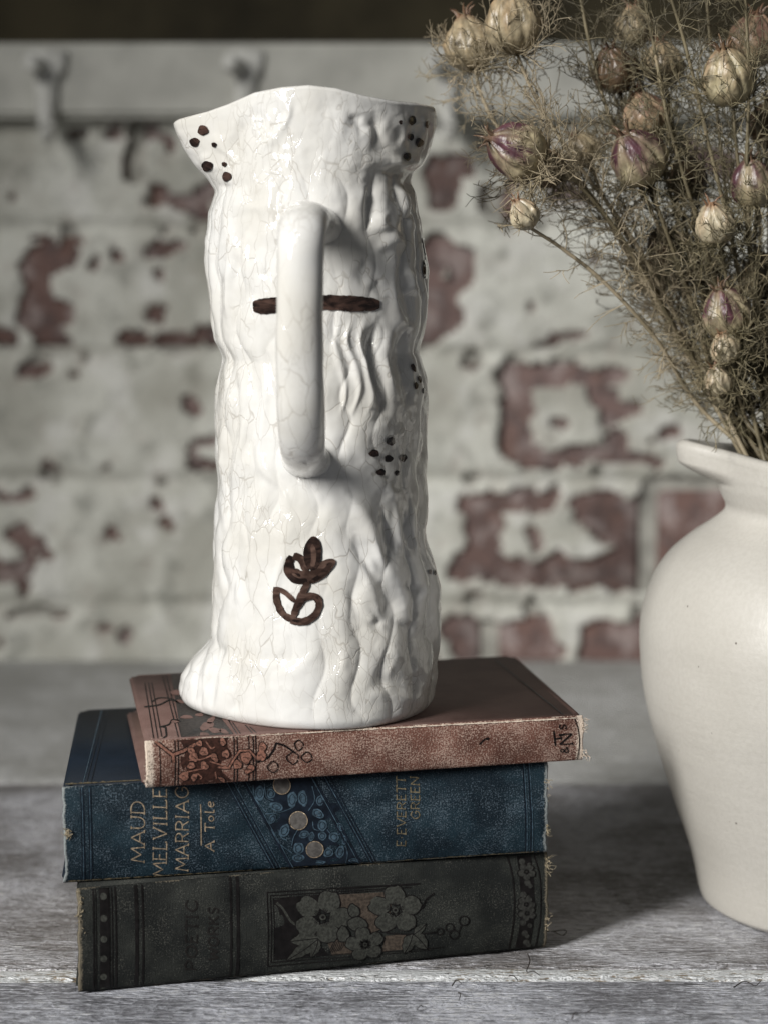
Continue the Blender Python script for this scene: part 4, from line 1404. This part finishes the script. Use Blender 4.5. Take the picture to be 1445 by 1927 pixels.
d.line([(520, 1106), (538, 1115), (556, 1132)], 9, 1, 2, True, .6, .2, across=3)
d.line([(556, 1148), (572, 1126), (592, 1122), (601, 1136), (594, 1156), (574, 1169), (548, 1168)], 13.5, 1, 4, True, .8, .2, across=3)
d.line([(560, 1143), (574, 1128), (592, 1122), (600, 1134)], 5, 0, 5, True, .4, .3, across=2)
d.line([(590, 1160), (572, 1169), (552, 1167)], 5, 0, 5, True, .4, .3, across=2)
d.build("painted_leaf_motif", body)
d = Deco(map_jug, [M_PAINT], 3, .00008)
d.line([(794, 448), (797, 462), (800, 480)], 4, 0, 1, True, .6)
d.line([(797, 490), (800, 505), (799, 524), (795, 510), (797, 492)], 3.6, 0, 2, True)
d.build("painted_curl", body)

# ================================================================== STONEWARE VASE
VX, VY = .2075, .050
vprof = [(1690, 1318), (1700, 1322), (1650, 1311), (1600, 1300), (1500, 1266), (1400, 1235), (1300, 1212), (1200, 1205), (1140, 1213), (1090, 1232), (1050, 1258), (1015, 1298), (990, 1335), (968, 1362), (952, 1367), (935, 1360), (915, 1352), (895, 1349), (875, 1348), (858, 1348)]
pr = []
for y, x in vprof:
    w = aty(x, y, VY)
    pr.append((VX - w[0], w[2]))
zbase = pr[0][1]
prof = [(.0002, .0018), (.045, .0016), (pr[0][0] - .006, .0008), (pr[0][0] - .0015, .0022), (pr[0][0] + .0006, .006)]
body_pts = sorted([p for p in pr[2:] if p[1] > .012], key=lambda p: p[1])
prof += body_pts
prof = np.array(prof)
fine = catmull(prof, 150)
ztopv = fine[-1, 1]
rtop = fine[-1, 0]
rim = [(rtop + .0004, ztopv + .002), (rtop - .0012, ztopv + .0038), (rtop - .0035, ztopv + .0040), (rtop - .0055, ztopv + .0024), (rtop - .0065, ztopv - .001)]
inner = [(max(r - .0068, .004), z) for r, z in fine[::-1][3:120] if z > .012] + [(.0003, .012)]
full = np.vstack([fine, rim, inner])
NS = 160
pa = np.linspace(0, 2 * np.pi, NS, endpoint=False)
RR = full[:, 0][:, None] * np.ones(NS)
ZZ = full[:, 1][:, None] * np.ones(NS)
da = np.abs((pa - np.pi * 1.0 + np.pi) % (2 * np.pi) - np.pi)
isup = np.clip((full[:, 1] - (ztopv - .0115)) / .0065, 0, 1.0)[:, None]
isup = isup * isup * (3 - 2 * isup)
isup = np.where((np.arange(len(full)) < 150 + 20)[:, None], isup, isup)
sp = np.exp(-(da / .21) ** 2)[None]
RR = RR + sp * isup * .0165 * (full[:, 0] > .02)[:, None]
ZZ = ZZ + sp * isup ** 2 * .0032 - (1 - np.exp(-(da / .75) ** 2))[None] * isup ** 2 * .0042
# lip curls over at the tip
lip = sp ** 3 * np.exp(-((full[:, 1] - (ztopv - .001)) / .004) ** 2)[:, None] * (np.arange(len(full)) < 152)[:, None]
RR += lip * .0010
VV = np.stack([VX + RR * np.cos(pa), VY + RR * np.sin(pa), ZZ], -1)
vase_v = VV.reshape(-1, 3)
vase = mk("stoneware_vase", vase_v, grid_faces(len(full), NS, True), M_STONE, None, org=(VX, VY, 0))
tag(vase, "round bellied cream stoneware jug with a pulled pouring lip holding dried flowers", "vase")

# ================================================================== DRIED NIGELLA
MOUTH_Z = ztopv


def unit(v): return v / (np.linalg.norm(v) + 1e-12)


def pod_mesh(c, ax, r, seed, palette, ribs):
    g = np.random.default_rng(seed)
    nt, nph = 30, 72
    ax = unit(ax)
    a = unit(np.cross(ax, [.2, .9, .3])); b = np.cross(ax, a)
    t = np.linspace(0.0, 1, nt)[:, None] * np.ones(nph)
    f = np.linspace(0, 2 * np.pi, nph, endpoint=False)[None] * np.ones((nt, 1)) + g.uniform(0, 6)
    prof = np.sin(np.pi * np.clip(t, 0, 1) ** .80) ** .66
    u = (f * ribs / (2 * np.pi)) % 1.0
    du = np.minimum(u, 1 - u)
    groove = np.exp(-(du / .085) ** 2)
    mid = np.exp(-((u - .5) / .06) ** 2)
    wr = fbm(np.stack([np.cos(f) * 2.2, np.sin(f) * 2.2, t * 3 + seed], -1), 3)
    rr = r * prof * (1 - .13 * groove * np.clip(t * 2.2, .2, 1) + .05 * mid + .07 * wr)
    top = np.clip((t - .8) / .2, 0, 1)
    zz = (t - .47) * 2.22 * r + .10 * r * wr * prof - .12 * r * groove * top
    P = c + a * (rr * np.cos(f))[..., None] + b * (rr * np.sin(f))[..., None] + ax * zz[..., None]
    base, strip, tip, amt = palette
    st = np.exp(-((u - .5) / .24) ** 2)
    lobe = np.floor(f * ribs / (2 * np.pi)).astype(int) % ribs
    lob = g.uniform(.35, 1.15, ribs)[lobe]
    flame = np.clip((t - .22 - .25 * np.abs(u - .5) + .3 * fbm(np.stack([np.cos(f) * 4, np.sin(f) * 4, t * 2 + seed], -1), 3)) / .4, 0, 1)
    m = np.clip(amt * lob * (.35 + .75 * st) * flame * 1.3 + .25 * wr, 0, 1)[..., None]
    tp = (np.clip((t - .86) / .14, 0, 1))[..., None]
    shade = (1 + .15 * mid + .12 * wr)[..., None]
    colr = (np.array(base) * (1 - m) + np.array(strip) * m)
    colr = (colr * (1 - tp) + np.array(tip) * tp) * shade
    V = [P.reshape(-1, 3)]
    Cc = [np.clip(colr, .005, 1).reshape(-1, 3)]
    F = grid_faces(nt, nph, True).tolist()
    # horns (dried styles)
    n = nt * nph
    for k in range(ribs):
        fk = f[0, 0] + (k + .5) / ribs * 2 * np.pi
        rad = a * math.cos(fk) + b * math.sin(fk)
        h = g.uniform(.35, .7) * r
        p0 = c + ax * (.93 * r) + rad * .18 * r
        pts = catmull([p0, p0 + ax * h * .6 + rad * .10 * r, p0 + ax * h * .9 + rad * g.uniform(.15, .5) * r], 6)
        T = Tubes(); T.add(pts, .085 * r, .015 * r, 5)
        V.append(T.V[0]); F += [[i + n for i in q] for q in T.F]
        n += len(T.V[0])
        Cc.append(np.tile(np.array(tip) * .9, (len(T.V[0]), 1)))
    return np.vstack(V), F, np.vstack(Cc)


def thread(t, p, dr, L, g, r, depth, curl=None, n=6):
    dr = unit(dr)
    P = [p]
    d_ = dr.copy()
    wob = g.normal(size=3) * .9
    for i in range(n - 1):
        d_ = unit(d_ + wob * (.16) + g.normal(size=3) * .14 + (curl * .16 if curl is not None else 0))
        P.append(P[-1] + d_ * L / (n - 1))
    P = np.array(P)
    t.add(P, r, r * .55, 3)
    if depth > 0:
        nb = g.integers(3, 6) if depth > 1 else g.integers(1, 4)
        for k in range(nb):
            f = g.uniform(.2, .95)
            i = min(n - 2, int(f * (n - 1)))
            dd = unit(P[i + 1] - P[i])
            sd = unit(np.cross(dd, g.normal(size=3)))
            thread(t, P[i] + (P[i + 1] - P[i]) * (f * (n - 1) - i), dd * .75 + sd * g.uniform(.5, 1.0), L * g.uniform(.28, .5), g, r * .82, depth - 1, curl, max(4, n - 1))


TAN = ((.32, .265, .172), (.27, .19, .11), (.22, .13, .08), .5)
GOLD = ((.37, .32, .20), (.30, .19, .12), (.17, .105, .06), .45)
CREAM = ((.43, .375, .262), (.36, .24, .15), (.25, .14, .08), .4)
PURP = ((.38, .325, .205), (.080, .033, .042), (.17, .11, .07), 1.05)
PINK = ((.36, .27, .17), (.20, .10, .08), (.22, .13, .08), .75)
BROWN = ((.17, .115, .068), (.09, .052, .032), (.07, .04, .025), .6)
# px, py, depth Y, radius px, axis (x,z,y), palette, ribs, via points, label
STEMS = [
    (965, 45, .050, 53, (-.15, 1, -.15), TAN, 6, [(1010, 190, .052), (1080, 300, .052), (1190, 450, .053), (1300, 650, .055)], "plump ribbed tan seed pod at the upper left tip of the bunch", 1.4, M_STRAW),
    (884, 82, .070, 47, (-.25, 1, 0), TAN, 6, [(905, 180, .068), (955, 260, .066), (1090, 340, .06), (1230, 560, .058)], "tan seed pod farthest left, partly behind a plumper one", 1.4, M_STRAW),
    (972, 283, .024, 53, (-1, .42, -.25), PURP, 5, [(1060, 320, .028), (1150, 420, .034), (1225, 540, .042), (1310, 690, .053)], "purple striped seed pod lying sideways in a nest of straw threads", 2.3, M_STRAW),
    (1030, 318, .062, 34, (-.6, .3, .2), BROWN, 5, [(1090, 350, .06), (1180, 470, .058), (1290, 660, .056)], "small brown seed pod tucked behind the sideways purple one", 1.2, M_STRAW),
    (985, 404, .012, 28, (-.55, 1, -.2), CREAM, 5, [(1060, 470, .020), (1140, 535, .028), (1235, 640, .040), (1310, 760, .053)], "small pale seed pod alone on a thin leaning stem", .25, M_STRAW),
    (1200, 297, .040, 52, (-.55, .8, -.35), PURP, 5, [(1240, 400, .042), (1290, 540, .046), (1350, 720, .05)], "purple streaked seed pod in the middle of the bunch below a pinkish one", 1.0, M_OLIVE),
    (1212, 218, .060, 42, (-.4, 1, -.1), PINK, 5, [(1250, 330, .06), (1310, 520, .058), (1370, 720, .056)], "pinkish tan seed pod half hidden above the middle purple one", .9, M_OLIVE),
    (1370, 146, .035, 51, (-.25, 1, -.3), GOLD, 6, [(1385, 280, .04), (1410, 480, .045), (1430, 700, .05)], "large golden cream seed pod at the upper right", .8, M_OLIVE),
    (1416, 78, .060, 47, (.1, 1, -.1), PINK, 5, [(1425, 250, .06), (1430, 480, .058), (1440, 700, .056)], "pinkish seed pod at the top right edge of the picture", .8, M_OLIVE),
    (1247, 122, .075, 38, (-.2, 1, 0), TAN, 5, [(1270, 260, .073), (1330, 480, .068), (1380, 700, .06)], "dull tan seed pod left of the golden one, behind stems", .9, M_DARKTH),
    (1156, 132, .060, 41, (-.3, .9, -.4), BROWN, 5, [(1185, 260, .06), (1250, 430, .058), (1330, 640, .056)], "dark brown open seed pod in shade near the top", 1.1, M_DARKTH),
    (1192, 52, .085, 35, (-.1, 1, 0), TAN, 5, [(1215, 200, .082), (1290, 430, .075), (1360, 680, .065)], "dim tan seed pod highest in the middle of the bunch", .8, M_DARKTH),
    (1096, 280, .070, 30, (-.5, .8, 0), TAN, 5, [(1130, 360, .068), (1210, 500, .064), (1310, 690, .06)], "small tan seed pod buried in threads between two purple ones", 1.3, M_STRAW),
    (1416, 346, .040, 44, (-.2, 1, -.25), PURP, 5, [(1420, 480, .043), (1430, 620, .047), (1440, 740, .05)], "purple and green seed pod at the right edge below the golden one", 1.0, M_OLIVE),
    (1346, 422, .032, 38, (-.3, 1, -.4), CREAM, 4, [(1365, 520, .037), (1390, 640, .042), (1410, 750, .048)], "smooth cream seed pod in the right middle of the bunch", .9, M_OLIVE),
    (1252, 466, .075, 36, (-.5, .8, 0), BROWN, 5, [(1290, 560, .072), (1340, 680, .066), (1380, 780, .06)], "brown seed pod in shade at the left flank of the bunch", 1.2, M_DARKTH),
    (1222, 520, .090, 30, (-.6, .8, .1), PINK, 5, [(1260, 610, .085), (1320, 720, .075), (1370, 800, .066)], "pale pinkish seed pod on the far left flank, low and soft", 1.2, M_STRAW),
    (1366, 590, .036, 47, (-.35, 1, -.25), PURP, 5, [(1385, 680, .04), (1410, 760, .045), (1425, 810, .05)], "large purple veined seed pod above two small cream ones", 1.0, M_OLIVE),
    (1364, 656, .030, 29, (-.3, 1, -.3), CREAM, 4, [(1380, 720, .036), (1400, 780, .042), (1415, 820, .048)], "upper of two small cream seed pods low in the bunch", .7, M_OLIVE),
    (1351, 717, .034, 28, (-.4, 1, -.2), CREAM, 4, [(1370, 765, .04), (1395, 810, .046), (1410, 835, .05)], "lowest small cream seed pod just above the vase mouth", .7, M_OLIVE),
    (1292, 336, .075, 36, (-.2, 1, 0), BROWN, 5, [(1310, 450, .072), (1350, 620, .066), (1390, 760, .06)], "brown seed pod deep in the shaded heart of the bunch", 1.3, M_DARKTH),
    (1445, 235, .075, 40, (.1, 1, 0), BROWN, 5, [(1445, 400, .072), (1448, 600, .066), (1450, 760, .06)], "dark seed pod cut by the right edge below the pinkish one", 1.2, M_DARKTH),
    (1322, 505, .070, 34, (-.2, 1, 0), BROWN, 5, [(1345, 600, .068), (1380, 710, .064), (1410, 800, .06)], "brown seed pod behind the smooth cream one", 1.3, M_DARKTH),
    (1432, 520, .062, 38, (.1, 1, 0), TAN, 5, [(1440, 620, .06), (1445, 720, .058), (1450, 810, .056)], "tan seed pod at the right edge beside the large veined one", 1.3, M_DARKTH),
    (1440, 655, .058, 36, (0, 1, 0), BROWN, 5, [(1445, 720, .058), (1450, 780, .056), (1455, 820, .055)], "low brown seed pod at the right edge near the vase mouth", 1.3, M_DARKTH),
]
BARE = [  # tall stems whose heads rise out of the picture
    [(1205, -40, .038), (1232, 100, .040), (1262, 250, .041), (1330, 480, .044), (1390, 700, .05)],
    [(1250, -40, .030), (1290, 90, .033), (1330, 260, .037), (1380, 470, .042), (1420, 700, .048)],
    [(1085, -40, .055), (1110, 90, .055), (1150, 230, .055), (1240, 430, .055), (1350, 680, .055)],
    [(1400, -40, .028), (1408, 150, .031), (1405, 350, .036), (1420, 560, .042), (1440, 720, .048)],
    [(1325, -40, .060), (1345, 180, .06), (1370, 400, .06), (1405, 600, .058), (1430, 740, .056)],
    [(1150, 395, .070), (1190, 500, .068), (1250, 600, .065), (1330, 730, .06)],
]
BARE_L = ["straight pale stem rising out of frame left of the golden pod", "tan stem rising out of frame just beside the golden pod", "thin dark stem climbing above the dark brown pod",
          "upright stem nearest the right edge, its head out of frame", "greenish stem rising out of frame between the two top right pods", "bare twiggy stem on the left flank with no pod"]
stem_base = []


def stem_path(i, via, start=None):
    g = np.random.default_rng(500 + i)
    pts = [] if start is None else [start]
    pts += [aty(x, y, Y) for x, y, Y in via]
    last = pts[-1]
    # through the mouth and down to the floor of the vase
    ang_ = g.uniform(0, 6.28); rr = g.uniform(.0, .016)
    mouth = np.array([VX - .044 + rr * math.cos(ang_) * .9 + (last[0] - .15) * .3, VY - .004 + rr * math.sin(ang_) * 1.5 + (last[1] - VY) * .35, MOUTH_Z - .003])
    q = mouth - np.array([VX, VY, 0]); rq = math.hypot(q[0], q[1])
    if rq > .053: mouth[:2] = np.array([VX, VY]) + q[:2] * .053 / rq
    neck = np.array([VX + (mouth[0] - VX) * .68, VY + (mouth[1] - VY) * .68, MOUTH_Z - .030])
    bot = np.array([VX + .004 + rr * math.cos(ang_), VY + .006 + rr * math.sin(ang_), MOUTH_Z - .11])
    pts += [mouth, neck, bot]
    return np.array(pts), bot


def bract_whorl(t, p, ax, r, n, g, amt):
    a = unit(np.cross(ax, [.3, .8, .2])); b = np.cross(ax, a)
    for k in range(n):
        f = k / n * 6.283 + g.uniform(-.3, .3)
        rad = a * math.cos(f) + b * math.sin(f)
        thread(t, p + rad * r * .12, rad * g.uniform(.8, 1.3) + ax * g.uniform(-.25, .55), r * g.uniform(1.6, 2.8), g, .00030, 2, ax * .9 - rad * .55, 7)


for i, (x, y, Yd, rp_, axd, pal, ribs, via, label, dens, tm) in enumerate(STEMS):
    g = np.random.default_rng(100 + i)
    c = aty(x, y, Yd)
    depth = Yd - CAM_Y
    r = rp_ / FPX * depth * 1.02
    ax = unit(np.array([axd[0], axd[2], axd[1]], float))
    base = c - ax * r * 1.03
    path, bot = stem_path(i, via, base)
    root = empty("dried_nigella_stem", tuple(bot))
    tag(root, label, "dried flower", "dried flower stems in the vase")
    t = Tubes()
    cv = catmull(np.vstack([base + ax * r * .15, path]), 60)
    t.add(cv, np.linspace(.00065, .0012, 60), None, 6)
    t.build("stem", M_STRAW if tm is M_STRAW and i != 2 else M_STEM, root)
    V, F, Cc = pod_mesh(c, ax, r, 40 + i, pal, ribs)
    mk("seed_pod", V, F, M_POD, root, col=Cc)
    t = Tubes()
    bract_whorl(t, base, ax, r, int(5 + 15 * dens), g, dens)
    # finely cut leaves up the stem
    for s in np.linspace(.03, .66, int(3 + 38 * dens)):
        k_ = int(s * 59)
        p = cv[k_]
        if p[2] < MOUTH_Z + .014: continue
        tg = unit(cv[max(0, k_ - 1)] - cv[k_ + 1])
        sd_ = unit(np.cross(tg, g.normal(size=3)))
        thread(t, p, tg * .6 + sd_, g.uniform(.014, .030), g, .00028, 2 if dens > .5 else 1, tg * .4, 6)
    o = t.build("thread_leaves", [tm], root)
    o["kind"] = "stuff"
for i, (via, label) in enumerate(zip(BARE, BARE_L)):
    g = np.random.default_rng(900 + i)
    path, bot = stem_path(50 + i, via)
    root = empty("dried_nigella_stem", tuple(bot))
    tag(root, label, "dried flower", "dried flower stems in the vase")
    t = Tubes()
    cv = catmull(path, 70)
    t.add(cv, np.linspace(.0007, .0012, 70), None, 6)
    t.build("stem", M_STEM, root)
    t = Tubes()
    for s in np.linspace(.03, .68, 36):
        k_ = int(s * 69)
        p = cv[k_]
        if p[2] < MOUTH_Z + .014: continue
        tg = unit(cv[max(0, k_ - 1)] - cv[k_ + 1])
        for q in range(2):
            sd_ = unit(np.cross(tg, g.normal(size=3)))
            thread(t, p, tg * .7 + sd_, g.uniform(.016, .034), g, .00025, 2, tg * .4, 6)
    o = t.build("thread_leaves", [[M_OLIVE, M_DARKTH, M_DARKTH, M_OLIVE, M_DARKTH, M_STRAW][i]], root)
    o["kind"] = "stuff"

# ================================================================== scraps on the table
SCR = [([(862, 1868), (866, 1876), (863, 1884)], "short dark bristle on the front plank right of the books' centre"), ([(992, 1795), (996, 1815), (990, 1830), (1003, 1833), (1015, 1838)], "dark hooked bristle caught in the pale edge strip"),
       ([(958, 1836), (966, 1842), (973, 1846)], "tiny bristle just below the pale edge strip"), ([(795, 1894), (790, 1898), (784, 1902)], "tiny bristle on the front plank near the bottom edge"),
       ([(1380, 1858), (1400, 1852), (1420, 1856), (1432, 1850)], "wavy dark hair on the front plank at far right"), ([(1105, 1904), (1112, 1906)], "dark speck of bristle at the bottom right of the front plank"),
       ([(1020, 1752), (1038, 1758), (1055, 1752), (1065, 1757), (1058, 1763), (1042, 1758)], "curled dark thread beside the bottom book's right end"), ([(1075, 1918), (1080, 1912), (1086, 1908)], "short bristle at the bottom edge below the edge strip"),
       ([(850, 1855), (858, 1850), (868, 1852)], "pale bent bristle beside the short dark one")]
for pts, lab in SCR:
    W = np.array([atz(x, y, .0009) for x, y in pts])
    W[:, 2] += np.abs(np.sin(np.arange(len(W)) * 1.7)) * .0012
    t = Tubes()
    t.add(catmull(W, 16), .00028, .00016, 5)
    o = mk("loose_bristle", np.vstack(t.V), t.F, M_HAIR, None, org=W[0])
    tag(o, lab, "bristle", "loose bristles on the table")

scene.cycles.use_denoising = True
scene.cycles.max_bounces = 8
